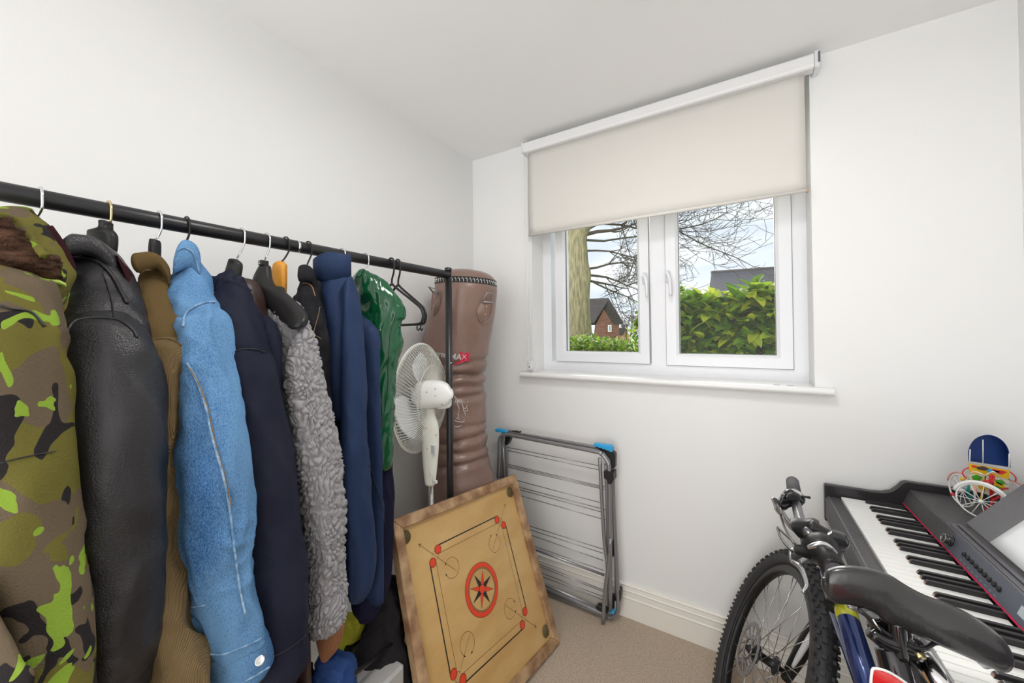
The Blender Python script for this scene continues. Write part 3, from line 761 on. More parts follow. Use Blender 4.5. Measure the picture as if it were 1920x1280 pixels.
# 2 ---- leather
t = coat('leather_jacket', 'black leather jacket with turned-up collar and smooth sleeve', 203, 378, None)
y0 = hy_(203, 378)
mb = MB(); torso(mb, y0, 1.475, .52, w=.20, th=.05, disp=folds(.006, seed=7)); mb.build('body', mLea, t)
mb = MB(); band(mb, [(148, 478, 200, 470, -1.0, .03), (138, 505, 222, 500, -.98, .04), (133, 540, 240, 535, -.955, .05), (123, 575, 252, 575, -.93, .055), (105, 605, 262, 612, -.91, .058), (94, 660, 268, 660, -.90, .055), (92, 760, 268, 760, -.90, .05), (95, 860, 240, 860, -.91, .045)], disp=folds(.004, seed=8)); mb.build('shoulder_yoke', mLea, t)
mb = MB(); band(mb, [(124, 443, 123, 484), (135, 438, 134, 482), (158, 440, 156, 480), (180, 447, 175, 484), (200, 462, 190, 492), (218, 482, 203, 505), (232, 508, 216, 522), (244, 540, 226, 542), (253, 572, 236, 565), (257, 588, 248, 586)], X=-.955, b=.020, n=28, pw=2.6, disp=folds(.0015, seed=9)); mb.build('collar', mLea, t)
cord_on([(124, 486), (135, 485), (157, 483), (176, 487), (190, 495), (204, 508), (216, 525), (227, 546), (238, 568)], .0028, -.935, mLea, 'collar_piping', t, nudge=0)
mb = MB(); band(mb, [(222, 482, 226, 486, -.95, .012), (232, 505, 243, 512, -.94, .014), (243, 540, 254, 552, -.93, .016), (248, 575, 257, 580, -.925, .014)], n=16); mb.build('collar_lining', mMaroon, t)
def leaf_(p, tt, th):
    h = folds(.004, (7, 7, 3), seed=11)(p, tt, th)
    if tt > .62: h += (tt-.62)*.018*(noise.noise(Vector((p[0]*6, p[1]*6, p[2]*46)))+.4*noise.noise(Vector((p[0]*20, p[1]*20, p[2]*70))))
    return h
mb = MB(); band(mb, [(150, 598, 228, 594, -.875, .035), (128, 614, 250, 610, -.865, .05), (118, 650, 266, 648, -.855, .058), (116, 700, 276, 700, -.85, .062), (113, 790, 291, 790, -.845, .064), (112, 926, 292, 926, -.845, .064), (116, 1040, 290, 1040, -.845, .062), (120, 1108, 288, 1108, -.845, .06), (122, 1198, 281, 1198, -.845, .058), (124, 1285, 260, 1285, -.845, .055), (128, 1345, 250, 1345, -.845, .05)], n=72, sub=12, disp=leaf_); mb.build('sleeve', mLea, t)
cord_on([(126, 622), (134, 607), (150, 598), (187, 595), (225, 601), (247, 615), (258, 632)], .0022, -.80, mLea, 'armhole_seam', t, nudge=0)
cord_on([(193, 508, -.92), (203, 540, -.90), (211, 570, -.875), (214, 598, -.85)], .0012, -.9, mSeamD, 'yoke_seam', t, nudge=.004)
hanger('brass-hooked black hanger in the leather jacket collar', 203, 372, 201, 416, m_brass, m_blackpl, nX=-1.03,
       neck=[(191, 416, 206, 418), (190, 427, 206, 428), (170, 432, 214, 436), (167, 440, 218, 446), (166, 465, 216, 470), (170, 490, 208, 492)])

# 3 ---- brown corduroy
t = coat('corduroy_jacket', 'brown corduroy jacket with narrow sleeve between leather and denim', 297, 398, None)
y0 = hy_(297, 398)
mb = MB(); torso(mb, y0, 1.47, .50, w=.19, th=.04, disp=folds(.006, seed=17)); mb.build('body', mCordT, t)
mb = MB(); band(mb, [(270, 510, 305, 500, -1.0, .02), (264, 545, 319, 535, -.98, .035), (258, 575, 330, 570, -.955, .045), (254, 605, 340, 605, -.93, .045), (254, 640, 346, 640, -.91, .045), (262, 700, 344, 700, -.91, .04)], disp=folds(.004, (14, 14, 6), seed=18)); mb.build('shoulder', mCordT, t)
mb = MB(); band(mb, [(252, 474, 262, 512), (266, 472, 268, 511), (280, 471, 282, 507), (297, 476, 294, 506), (310, 488, 303, 516), (319, 505, 312, 531), (319, 528, 317, 545)], X=-.965, b=.017, n=24, disp=folds(.001, seed=19)); mb.build('collar', mCordT, t)
cord_on([(263, 512), (275, 506), (294, 508), (304, 518), (314, 534)], .0014, -.945, mCord, 'collar_stitching', t, nudge=.002)
mb = MB(); band(mb, [(268, 632, 330, 628, -.90, .03), (262, 645, 345, 645, -.885, .042), (262, 700, 345, 700, -.87, .045), (275, 790, 340, 790, -.86, .045), (285, 850, 334, 850, -.86, .045), (289, 926, 340, 935, -.86, .045), (289, 1010, 334, 1010, -.86, .045), (287, 1090, 342, 1100, -.86, .046), (282, 1160, 350, 1175, -.86, .05), (272, 1230, 384, 1225, -.85, .05), (258, 1290, 388, 1290, -.845, .05), (250, 1340, 385, 1340, -.845, .05)], n=60, sub=10, disp=folds(.005, (12, 12, 6), seed=20)); mb.build('sleeve', mCord, t)
cord_on([(263, 644), (285, 637), (308, 634), (330, 640), (346, 652)], .0016, -.845, mCord, 'armhole_seam', t, nudge=0.003)
hanger('chrome-hooked hanger in the brown corduroy jacket', 297, 392, 291, 449, m_chrome, m_blackpl, nX=-1.03, neck=[(286, 450, 295, 451), (284, 458, 297, 458), (283, 475, 297, 476), (284, 500, 296, 500)])

# 4 ---- denim
t = coat('denim_jacket', 'faded blue denim jacket with buttoned cuff', 349, 402, None)
y0 = hy_(349, 402)
mb = MB(); torso(mb, y0, 1.465, .62, w=.19, th=.04, disp=folds(.006, seed=27)); mb.build('body', mDen, t)
mb = MB(); band(mb, [(330, 500, 368, 480, -1.0, .02), (327, 520, 380, 515, -.98, .035), (324, 545, 395, 555, -.955, .045), (322, 575, 408, 570, -.935, .048), (328, 600, 416, 612, -.92, .048), (338, 650, 425, 660, -.91, .045), (338, 720, 420, 720, -.91, .04)], disp=folds(.004, (14, 14, 6), seed=28)); mb.build('shoulder', mDen, t)
mb = MB(); band(mb, [(327, 480, 329, 512), (334, 457, 337, 508), (345, 448, 347, 504), (360, 452, 357, 505), (371, 463, 363, 512), (377, 482, 369, 522), (378, 510, 374, 532)], X=-.965, b=.018, n=24, disp=folds(.001, seed=29)); mb.build('collar', mDen, t)
cord_on([(329, 480), (334, 470), (345, 465), (358, 470), (366, 482), (374, 512)], .0013, -.945, mDenS, 'collar_stitching', t, nudge=.003)
mb = MB(); band(mb, [(352, 588, 398, 570, -.905, .03), (344, 600, 413, 590, -.885, .045), (342, 640, 424, 640, -.87, .05), (340, 700, 436, 700, -.86, .054), (327, 800, 453, 800, -.85, .056), (328, 890, 463, 890, -.85, .056), (340, 940, 468, 940, -.85, .055), (331, 1000, 470, 1000, -.85, .055), (340, 1062, 471, 1062, -.85, .055), (362, 1120, 476, 1120, -.85, .052), (380, 1180, 487, 1170, -.85, .05), (392, 1225, 494, 1205, -.85, .048)], n=72, sub=12, disp=folds(.006, (11, 11, 6), .002, seed=30)); mb.build('sleeve', mDen, t)
mb = MB(); band(mb, [(391, 1222, 489, 1198, -.845, .047), (395, 1240, 498, 1210, -.845, .048), (402, 1270, 505, 1240, -.845, .046), (404, 1290, 504, 1254, -.845, .042)], n=48, sub=4, disp=folds(.002, seed=31)); c = mb.build('cuff', mDen, t)
bp = surf(t, 487, 1238, .006)
MB().lathe(bp, EYE-bp, [(-.006, .0001), (-.004, .0085), (0, .0085), (.0015, .0075), (.0005, .006), (.0005, .0001)], n=24).build('button', m_chrome, c)
cord_on([(392, 1226), (420, 1226), (455, 1213), (490, 1196)], .0016, -.795, mDenS, 'cuff_edge', c, nudge=0)
cord_on([(404, 1292), (440, 1287), (475, 1268), (505, 1250)], .0018, -.80, mDenS, 'cuff_hem', c, nudge=0)
cord_on([(343, 612), (347, 590), (360, 577), (380, 568), (405, 565)], .0022, -.855, mDenS, 'armhole_seam', t, nudge=.006)
cord_on([(350, 680), (368, 712), (385, 760), (398, 820), (418, 890), (430, 950), (440, 1030), (450, 1105), (460, 1150)], .0020, -.797, mDenS, 'sleeve_seam', t, nudge=0)
cord_on([(356, 690), (374, 722), (391, 770), (404, 830), (423, 895), (434, 950)], .0008, -.797, mStitch, 'sleeve_stitching', t, nudge=0)
mb = MB(); band(mb, [(338, 1133, 400, 1120, -.875, .02), (340, 1160, 400, 1160, -.875, .022), (350, 1190, 400, 1190, -.875, .022), (358, 1202, 392, 1206, -.875, .018)], n=24, disp=folds(.002, seed=33)); mb.build('waistband', mDen, t)
cord_on([(338, 1136), (360, 1138), (385, 1134)], .0012, -.853, mDenS, 'waistband_stitching', t, nudge=.002)
hanger('black wire hanger in the denim jacket', 349, 398, 348, 452, m_blackpl, m_blackpl, nX=-1.03)

# 5 ---- navy parka
t = coat('navy_parka', 'dark navy padded parka with hood beside the denim jacket', 458, 430, None, 'coat')
y0 = hy_(445, 428)
mb = MB(); torso(mb, y0, 1.45, .42, w=.20, th=.05, disp=folds(.006, seed=37)); mb.build('body', mNavy, t)
mb = MB(); band(mb, [(388, 528, 392, 518, -1.0, .02), (392, 545, 408, 512, -.99, .03), (404, 560, 430, 510, -.97, .04), (420, 560, 452, 522, -.96, .04), (438, 562, 466, 540, -.95, .035), (455, 580, 474, 566, -.94, .03)], n=48, sub=10, disp=folds(.006, (22, 22, 22), .003, seed=38)); mb.build('hood', mNavy, t)
mb = MB(); band(mb, [(395, 540, 455, 520, -.97, .03), (392, 570, 476, 575, -.94, .05), (400, 600, 486, 605, -.92, .055), (408, 640, 496, 645, -.90, .055), (415, 680, 505, 680, -.89, .05)], disp=folds(.004, (14, 14, 8), seed=39)); mb.build('shoulder', mNavy, t)
mb = MB(); band(mb, [(430, 655, 498, 655, -.885, .045), (425, 680, 506, 680, -.875, .052), (425, 724, 516, 724, -.87, .055), (430, 780, 528, 780, -.865, .055), (440, 894, 546, 894, -.86, .055), (448, 963, 556, 963, -.86, .055), (450, 1085, 572, 1085, -.86, .055), (450, 1190, 576, 1190, -.86, .055), (450, 1240, 575, 1240, -.86, .052), (446, 1285, 552, 1285, -.86, .05), (440, 1340, 520, 1350, -.86, .05)], n=64, sub=10, disp=folds(.005, (10, 10, 3), seed=40)); mb.build('sleeve', mNavy, t)
cord_on([(430, 664), (450, 655), (475, 654), (498, 660)], .0014, -.845, mSeamD, 'armhole_seam', t, nudge=0.006)
cord_on([(500, 1236), (530, 1222), (558, 1204), (574, 1190)], .0010, -.805, mSeamD, 'hem_stitching', t, nudge=0.0)
hanger('wide black hanger with steel hook inside the navy parka', 452, 424, 443, 487, m_chrome, m_blackpl, nX=-1.02,
       neck=[(431, 488, 447, 489), (428, 496, 453, 497), (423, 512, 450, 520), (420, 530, 444, 538)])

# 5b ---- dark brown jacket between parka and grey coat
t = coat('brown_leather_jacket', 'dark brown jacket with brass zip squeezed behind the grey fleece coat', 533, 445, None)
y0 = hy_(533, 445)-.035
mb = MB(); torso(mb, y0, 1.46, .45, w=.18, th=.03, disp=folds(.005, seed=44)); mb.build('body', mDkBrown, t)
mb = MB(); band(mb, [(452, 525, 476, 528, -.98, .02), (462, 545, 487, 552, -.965, .03), (472, 570, 497, 590, -.95, .035), (484, 600, 502, 625, -.94, .035), (490, 640, 508, 660, -.93, .03), (495, 720, 515, 720, -.93, .03), (505, 820, 530, 820, -.93, .03)], disp=folds(.003, seed=45)); mb.build('front_edge', mDkBrown, t)
cord_on([(484, 580), (489, 595), (492, 615), (494, 640), (497, 665)], .0016, -.905, m_brass, 'zip', t, nudge=.008)
mb = MB(); band(mb, [(590, 1175, 640, 1165, -.90, .03), (594, 1190, 643, 1180, -.895, .032), (600, 1215, 634, 1215, -.895, .03), (604, 1232, 617, 1236, -.895, .02)], n=40, sub=6, disp=folds(.001, seed=46)); mb.build('rib_cuff', mRib, t)
t2 = thing('coat_hanger', 'orange wooden hanger with black hook behind the grey fleece coat', 'coat hanger', at(533, 485, X=RXr), 'coat hangers on the rail')
mb, nk = hook(535, 440, 527, 491, m_blackpl, nX=-1.03); mb.build('hook', m_blackpl, t2)
mb = MB(); band(mb, [(525, 490, 530, 490), (516, 493, 536, 495), (512, 500, 537, 500), (510, 520, 537, 525), (508, 545, 536, 550), (506, 562, 532, 566)], X=-1.035, b=.009, n=24, sub=5, pw=3.5); mb.build('shoulder_bar', m_orange, t2)

# 6 ---- grey teddy coat
t = coat('teddy_fleece_coat', 'grey teddy fleece coat half slipped off its black hanger', 497, 440, None, 'coat')
y0 = hy_(520, 440)
def curls(amp, s=82):
    base_ = folds(.006, (8, 8, 3), 0, seed=50)
    def f(p, tt, th):
        q = Vector((p[0]*s, p[1]*s, p[2]*s)); w = noise.noise_vector(q*.5)*.9+noise.noise_vector(q*.16)*2.2
        q2 = Vector((q[0]+w[0], q[1]+w[1], q[2]*.62+w[2])); d = noise.voronoi(q2)[0]
        v = min(1, (d[1]-d[0])*2.0)
        return amp*(sqrt(max(0, v))*1.3-.55)+base_(p, tt, th)
    return f
mb = MB(); band(mb, [(492, 575, 535, 545, -.97, .02), (497, 600, 560, 575, -.95, .035), (501, 630, 580, 605, -.94, .04), (503, 680, 600, 680, -.93, .045), (510, 760, 605, 760, -.93, .045), (524, 850, 610, 850, -.93, .045), (540, 980, 620, 980, -.92, .045), (555, 1080, 625, 1080, -.92, .045), (572, 1140, 628, 1150, -.92, .04), (576, 1182, 620, 1184, -.92, .035)], n=130, sub=24, disp=curls(.006)); mb.build('body', mSherpa, t)
mb = MB(); band(mb, [(548, 640, 572, 610, -.90, .025), (545, 650, 585, 625, -.89, .035), (543, 680, 594, 675, -.88, .045), (545, 720, 602, 715, -.872, .048), (552, 780, 616, 780, -.868, .05), (560, 861, 628, 861, -.865, .05), (567, 943, 637, 943, -.865, .05), (572, 1024, 642, 1024, -.865, .05), (577, 1069, 645, 1069, -.865, .05), (578, 1120, 650, 1125, -.865, .048), (580, 1160, 645, 1162, -.865, .045), (588, 1180, 632, 1178, -.865, .035)], n=190, sub=30, disp=curls(.0075)); mb.build('sleeve', mSherpa, t)
t2 = thing('coat_hanger', 'contoured black hanger with size tag poking out of the grey fleece coat', 'coat hanger', at(497, 500, X=RXr), 'coat hangers on the rail')
mb, nk = hook(499, 434, 496, 489, m_chrome, nX=-1.02); mb.build('hook', m_chrome, t2)
mb = MB(); band(mb, [(487, 500, 506, 500, -1.02, .012), (477, 520, 509, 522, -1.01, .014), (474, 540, 516, 535, -.995, .015), (480, 548, 530, 538, -.98, .015), (505, 580, 536, 548, -.95, .016), (522, 598, 553, 564, -.92, .018), (538, 606, 572, 584, -.885, .020), (543, 612, 576, 597, -.87, .020), (546, 614, 574, 608, -.865, .016)], n=32, sub=8, pw=2.6); mb.build('shoulder_bar', m_blackpl, t2)
tg = MB(); p = at(494, 493, X=-1.02); tg.box(p-V(.008, .009, .006), p+V(.008, .009, .006), .001); tgo = tg.build('size_tag', m_blackpl, t2)

# text helper: outlines as real thin letters
def letters(txt, size, ext=.0004, sx=1.0, bold=0, shear=0):
    c = bpy.data.curves.new('t', 'FONT'); c.body = txt; c.size = size; c.extrude = ext; c.align_x = 'CENTER'; c.align_y = 'CENTER'; c.offset = bold; c.shear = shear
    o = bpy.data.objects.new('t', c); COL.objects.link(o); dg = bpy.context.evaluated_depsgraph_get(); me = bpy.data.meshes.new_from_object(o.evaluated_get(dg))
    vs = np.array([v.co[:] for v in me.vertices]); fs = [list(p.vertices) for p in me.polygons]
    bpy.data.objects.remove(o); bpy.data.curves.remove(c); bpy.data.meshes.remove(me)
    if len(vs): vs[:, 0] *= sx
    return vs, fs
def place_text(mb, vs, fs, o, ux, uy, un):
    o = np.array(o); mb.add(o+vs[:, :1]*ux+vs[:, 1:2]*uy+vs[:, 2:3]*un, fs, False)
mb = MB(); vs, fs = letters('L', .011, .0003, bold=.0004); un = unit((EYE-p)*V(0, 1, 0)); place_text(mb, vs, fs, p+V(0, -.0095, 0), V(1, 0, 0), V(0, 0, 1), V(0, -1, 0)); mb.build('size_letter', m_white, tgo)

# 7 ---- black jacket
t = coat('black_cotton_jacket', 'slim black jacket with brown stitching left of the navy jacket', 577, 455, None)
y0 = hy_(577, 455)
mb = MB(); torso(mb, y0, 1.44, .55, w=.12, th=.025, disp=folds(.005, seed=54)); mb.build('body', mBlk, t)
mb = MB(); band(mb, [(562, 530, 596, 528, -1.0, .02), (556, 555, 598, 550, -.98, .03), (552, 580, 604, 580, -.96, .035), (556, 610, 610, 620, -.945, .04), (570, 660, 614, 650, -.93, .04), (580, 750, 618, 740, -.93, .035), (590, 850, 632, 850, -.93, .035), (600, 950, 650, 950, -.93, .035)], disp=folds(.004, (16, 16, 8), seed=55)); mb.build('sleeve', mBlk, t)
mb = MB(); band(mb, [(558, 515, 562, 527), (560, 500, 566, 528), (570, 496, 575, 528), (582, 500, 584, 532), (590, 510, 588, 545), (597, 535, 594, 558)], X=-.975, b=.014, n=24, disp=folds(.001, seed=56)); mb.build('collar', mBlk, t)
cord_on([(567, 531), (576, 531), (585, 537), (591, 555)], .0012, -.955, mStitch, 'collar_stitching', t, nudge=.004)
cord_on([(600, 575), (597, 590), (590, 615), (587, 630)], .0008, -.925, mStitch, 'pocket_stitching', t, nudge=.01)
cord_on([(585, 628), (594, 630), (603, 636)], .0008, -.925, mStitch, 'flap_stitching', t, nudge=.01)
hanger('thin black hanger in the slim black jacket', 577, 450, 575, 499, m_blackpl, m_blackpl, nX=-1.03)

# 8 ---- navy jacket
t = coat('navy_jacket', 'navy blue zip jacket with stand-up collar and elastic cuff', 640, 468, None)
y0 = hy_(640, 468)
mb = MB(); torso(mb, y0, 1.45, .60, w=.19, th=.04, disp=folds(.005, seed=64)); mb.build('body', mBlue, t)
mb = MB(); band(mb, [(590, 515, 652, 513, -1.0, .03), (594, 540, 660, 530, -.98, .04), (600, 570, 665, 560, -.96, .045), (606, 610, 672, 600, -.94, .045), (612, 680, 672, 680, -.93, .04), (622, 780, 670, 780, -.93, .04)], disp=folds(.004, (12, 12, 4), seed=65)); mb.build('shoulder', mBlue, t)
# stand-up collar as an open ring
mb = MB(); c0 = at(623, 500, X=-.99); G = []
for i in range(49):
    a = 2*pi*i/48; rx, ry = .052, .038
    dx, dy = cos(a)*rx, sin(a)*ry; h = .040+.008*sin(a*1+1.9)+.003*sin(3*a)
    o_ = V(c0[0], c0[1], c0[2]-.012)+RT*V(1, 1, 0)*dx+FW*V(1, 1, 0)*dy
    inn = V(c0[0], c0[1], c0[2]-.012)+(RT*dx+FW*dy)*V(1, 1, 0)*.88
    G.append([o_+V(0, 0, -.03), o_+V(0, 0, h*.5), o_+V(0, 0, h*.95), (o_+inn)/2+V(0, 0, h), inn+V(0, 0, h*.95), inn+V(0, 0, 0), inn+V(0, 0, -.03)])
mb.grid(np.array(G)); mb.build('collar', mBlue, t)
mb = MB(); band(mb, [(643, 535, 660, 520, -.91, .02), (642, 560, 672, 552, -.905, .035), (644, 600, 681, 599, -.90, .042), (642, 660, 685, 660, -.895, .045), (640, 780, 685, 780, -.885, .048), (640, 861, 690, 861, -.88, .05), (642, 943, 696, 943, -.88, .05), (643, 1004, 702, 1004, -.88, .05), (648, 1050, 704, 1048, -.88, .048), (651, 1085, 702, 1080, -.88, .044), (655, 1108, 697, 1100, -.88, .04), (664, 1122, 686, 1120, -.88, .03)], n=56, sub=10, disp=folds(.004, (9, 9, 2.5), seed=66)); mb.build('sleeve', mBlue, t)
mb = MB(); band(mb, [(680, 780, 700, 780, -.94, .02), (685, 861, 708, 880, -.94, .022), (690, 950, 722, 960, -.94, .024), (692, 1020, 724, 1020, -.94, .024), (690, 1060, 724, 1055, -.94, .02)], n=32, disp=folds(.003, seed=67)); mb.build('front_panel', mBlue, t)
cord_on([(693, 872), (705, 910), (716, 950), (721, 985), (723, 1040)], .0012, -.918, mSeamD, 'zip', t, nudge=.004)
p = at(723, 1056, X=-.91); MB().tube([p+V(0, 0, .012), p, p+V(-.004, 0, -.02)], [.0035, .003, .002], n=8).build('zip_pull', m_chrome, t)
p = at(699, 968, X=-.92); MB().sphere(p, .0045, n=10).build('press_stud', m_chrome, t)
hanger('steel-hooked hanger in the navy zip jacket', 640, 463, 639, 508, m_chrome, m_cream, nX=-1.02)

# 9 ---- ink coat under green
t = coat('ink_wool_coat', 'very dark navy coat hanging under the green waterproof', 667, 476, None, 'coat')
y0 = hy_(684, 478)-.02
mb = MB(); torso(mb, y0-.01, 1.40, .55, w=.08, th=.03, disp=folds(.005, seed=74)); mb.build('body', mInk, t)
mb = MB(); band(mb, [(696, 835, 728, 835, -.995, .02), (694, 860, 735, 862, -.985, .03), (694, 900, 736, 900, -.97, .04), (694, 960, 737, 960, -.955, .045), (688, 1044, 736, 1042, -.945, .046), (672, 1090, 730, 1095, -.94, .046), (660, 1120, 723, 1120, -.935, .045), (663, 1145, 712, 1145, -.935, .04), (672, 1160, 702, 1158, -.935, .03)], n=52, sub=10, disp=folds(.004, (10, 10, 3), seed=75)); mb.build('sleeve', mInk, t)
# 10 ---- green waterproof
t = coat('green_waterproof', 'shiny green plastic waterproof draped at the far end of the coats', 684, 478, None)
y0 = hy_(690, 478)
def crump(p, tt, th):
    q = Vector((p[0]*10, p[1]*10, p[2]*4.5)); a = noise.noise(q)
    q3 = Vector((p[0]*22, p[1]*22, p[2]*13))+noise.noise_vector(q*1.3)*1.3; d = noise.voronoi(q3)[0]
    return .008*(abs(a)*2-.4)+.0035*(min(1, (d[1]-d[0])*1.2)-.5)+.002*(1-abs(noise.noise(q3*1.7))*4)
mb = MB(); band(mb, [(672, 508, 684, 505, -1.03, .02), (662, 520, 700, 512, -1.02, .03), (664, 540, 722, 524, -1.005, .035), (668, 552, 738, 545, -.99, .04), (672, 572, 756, 568, -.98, .042), (678, 596, 762, 590, -.97, .042), (684, 615, 752, 610, -.965, .04), (690, 650, 756, 645, -.955, .042), (692, 690, 743, 690, -.95, .042), (692, 741, 741, 741, -.945, .044), (694, 806, 738, 806, -.94, .044), (698, 850, 735, 850, -.94, .04), (703, 876, 734, 874, -.94, .032)], n=72, sub=12, disp=crump); mb.build('sleeve', mPVC, t)
mb = MB(); torso(mb, y0+.0, 1.44, .85, w=.09, th=.03, disp=folds(.008, seed=80)); mb.build('body', mPVC, t)
cord_on([(742, 590), (732, 625), (728, 680), (726, 740), (716, 800), (710, 860), (706, 876)], .0010, -.90, mSeamD, 'welded_seam', t, nudge=.004)
hanger('fine steel-hooked hanger in the green waterproof', 684, 474, 681, 505, m_chrome, m_cream, nX=-1.03)
# 11 ---- empty plastic hangers
def empty_hanger(label, hx, hy, dy, ang):
    y = at(hx, hy, X=RXr)[1]+dy
    t = thing('coat_hanger', label, 'coat hanger', (RXr, y, RZr), 'coat hangers on the rail')
    R3 = Matrix.Rotation(ang, 3, 'Z')
    def T3(pts): return [np.array(R3 @ Vector((x, 0, z)))+V(RXr, y, RZr) for x, z in pts]
    hk = [(.006, -.075), (.006, -.055), (.019, -.03), (.0225, -.004)]+[(.0215*cos(a), .0215*sin(a)) for a in np.linspace(.2, pi, 8)]+[(-.021, -.012)]
    MB().tube(T3(hk), .0032, n=10, smooth_path=4).build('hook', m_blackpl, t)
    bd = [(.006, -.07), (.03, -.085), (.09, -.115), (.15, -.145), (.185, -.165), (.198, -.185), (.194, -.205), (.175, -.215), (.08, -.217), (0, -.217), (-.08, -.217), (-.175, -.215), (-.194, -.205), (-.198, -.185), (-.185, -.165), (-.15, -.145), (-.09, -.115), (-.03, -.085), (.006, -.07)]
    MB().tube(T3(bd), .0042, n=10, smooth_path=4).build('frame', m_blackpl, t)
    MB().tube(T3([(.165, -.219), (.163, -.232), (.170, -.236), (.176, -.230)]), .0022, n=8, smooth_path=3).build('notch_hook', m_blackpl, t)
empty_hanger('empty black plastic hanger, nearest of the two beside the green waterproof', 733, 482, 0, radians(-12))
empty_hanger('empty black plastic hanger, further of the two beside the rack upright', 745, 484, 0, radians(-16))

# ================================================================ PUNCHING BAG
mBag = mat('brown_vinyl', (.20, .125, .10), .3, bump=(45, .25, 4), var=((.25, .155, .125), 6))
mBagW = mat('print_grey', (.55, .52, .50), .5)
mBagR = mat('print_red', (.55, .02, .06), .5)
bg = thing('punching_bag', 'tall brown vinyl punching bag slumped in the corner behind the rack', 'punching bag', (-1.17, 1.46, 0))
bag_rows = [(508, 838, 893), (511, 828, 908), (517, 820, 922), (526, 817, 931), (545, 813, 934), (560, 809, 933), (590, 803, 930), (620, 797, 924), (645, 791, 919), (664, 789, 917), (690, 790, 913), (716, 793, 910), (740, 795, 911), (765, 796, 912), (805, 798, 914), (830, 800, 914), (862, 800, 918), (895, 800, 928), (950, 797, 936), (1050, 797, 941), (1105, 800, 940), (1130, 806, 936)]
def bagY(y): t = (y-508)/(1130-508); return 1.45-.03*t
def bag_c(y):
    ys = [q[0] for q in bag_rows]; a = np.interp(y, ys, [q[1] for q in bag_rows]); b = np.interp(y, ys, [q[2] for q in bag_rows])
    c = at((a+b)/2, y, Y=bagY(y)); return c, (b-a)/2/F*((c-EYE)@FW)*.97
mb = MB(); G = []; n = 72
ysamp = list(np.linspace(508, 545, 10))+list(np.linspace(550, 1125, 150))
ca = [np.array(bag_c(y)[0]) for y in ysamp]; ra = [bag_c(y)[1] for y in ysamp]
creases = [(676, .010, -.05), (698, .019, .05), (719, .011, .0), (736, .015, -.05), (790, .007, .04), (812, .016, -.08), (833, .010, .05), (856, .014, -.07)]
for c, r_, y in zip(ca, ra, ysamp):
    ring = []
    for k in range(n):
        a = 2*pi*k/n; p = c+r_*V(cos(a), sin(a), 0); h = .002*nz3(p, 9, 3)
        for cy_, am, sl in creases:
            yy = y-(cy_+sl*60*sin(a+.6)+5*noise.noise(Vector((cos(a)*1.5, sin(a)*1.5, cy_*.1))))
            h += -am*1.35*math.exp(-(yy/4.2)**2)*(.75+.5*noise.noise(Vector((cos(a)*2, sin(a)*2, cy_))))+am*.35*math.exp(-((yy-10)/7)**2)
        ring.append(p+h*V(cos(a), sin(a), 0))
    G.append(ring)
mb.grid(np.array(G)[:, ::-1]); mb.build('bag', mBag, bg)
def on_bag(x, y, off=.002):
    c, r_ = bag_c(y); d = ray(x, y); o = EYE-c; R2 = r_+off
    a = d[0]**2+d[1]**2; b = 2*(o[0]*d[0]+o[1]*d[1]); cc = o[0]**2+o[1]**2-R2*R2; D_ = max(b*b-4*a*cc, 0)
    return EYE+d*((-b-sqrt(D_))/(2*a))
# black zip band with white lacing
def bandy(x): t = (x-870)/62; return 529+4.5*(x-870)/60-4*t*t+3
mb = MB(); G = []
cen, r0 = bag_c(532)
def bring(z0, z1, r, n=72, tilt=-.05):
    G = []
    for k in range(n+1):
        a = 2*pi*k/n; q = V(cos(a), sin(a), 0); dz = tilt*r*(q@unit(RT*V(1, 1, 0)))
        p = cen+q*r; G.append([V(p[0], p[1], z0+dz), V(p[0], p[1], z1+dz)])
    return np.array(G)
zc = cen[2]
mb.grid(bring(zc-.012, zc+.016, r0+.0035), closed=False); mb.build('zip_band', mat('black_webbing', (.015, .015, .016), .7), bg)
mb = MB()
for k in range(56):
    a = 2*pi*k/56; q = V(cos(a), sin(a), 0); dz = -.05*r0*(q@unit(RT*V(1, 1, 0))); p = cen+q*(r0+.005); s_ = V(-sin(a), cos(a), 0)*.0045
    mb.tube([V(p[0], p[1], zc+.004+dz)-s_, V(p[0], p[1], zc+.010+dz), V(p[0], p[1], zc+.001+dz)+s_, V(p[0], p[1], zc-.008+dz)+s_], .0013, n=4)
mb.build('lacing', mat('white_thread', (.8, .8, .78), .8), bg)
def bag_patch(pts, name, mt, h=.006):
    P = [on_bag(x, y, .001) for x, y in pts]; Q = [on_bag(x, y, h) for x, y in pts]; n_ = len(P)
    mb = MB(); c = sum(P)/n_; cq = sum(Q)/n_+unit((EYE-c)*V(1, 1, 0))*.003
    vs = P+[p+(cq-p)*.08+(q-p) for p, q in zip(P, Q)]+[cq]
    mb.add(vs, [(i, (i+1) % n_, n_+(i+1) % n_, n_+i) for i in range(n_)]+[(n_+i, n_+(i+1) % n_, 2*n_) for i in range(n_)]); return mb.build(name, mt, bg)
def tab(pts, rv, ring, nm):
    pp = cat(np.array(pts+[pts[0]], float), 5)[:-1]
    o = bag_patch([tuple(q) for q in pp], 'strap_tab', mBag)
    P = [on_bag(x, y, .0065) for x, y in pts]; MB().tube(P+[P[0]], .0016, n=6, smooth_path=5).build('stitched_edge', mat('vinyl_edge', (.33, .22, .19), .4), o)
    for x, y in rv:
        p = on_bag(x, y, .009); mb = MB(); mb.sphere(p, .004, n=10); mb.build('rivet', m_brass, o)
    P = [on_bag(x, y, k) for x, y, k in ring]; MB().tube(P+[P[0]], .0032, n=8).build('ring', m_greyst, o)
tab([(905, 564), (922, 566), (923, 585), (916, 600), (905, 607), (898, 595), (896, 580)], [(912, 575), (909.5, 589)], [(905, 566, .012), (913, 549, .022), (924, 550, .02), (924, 567, .012)], 1)
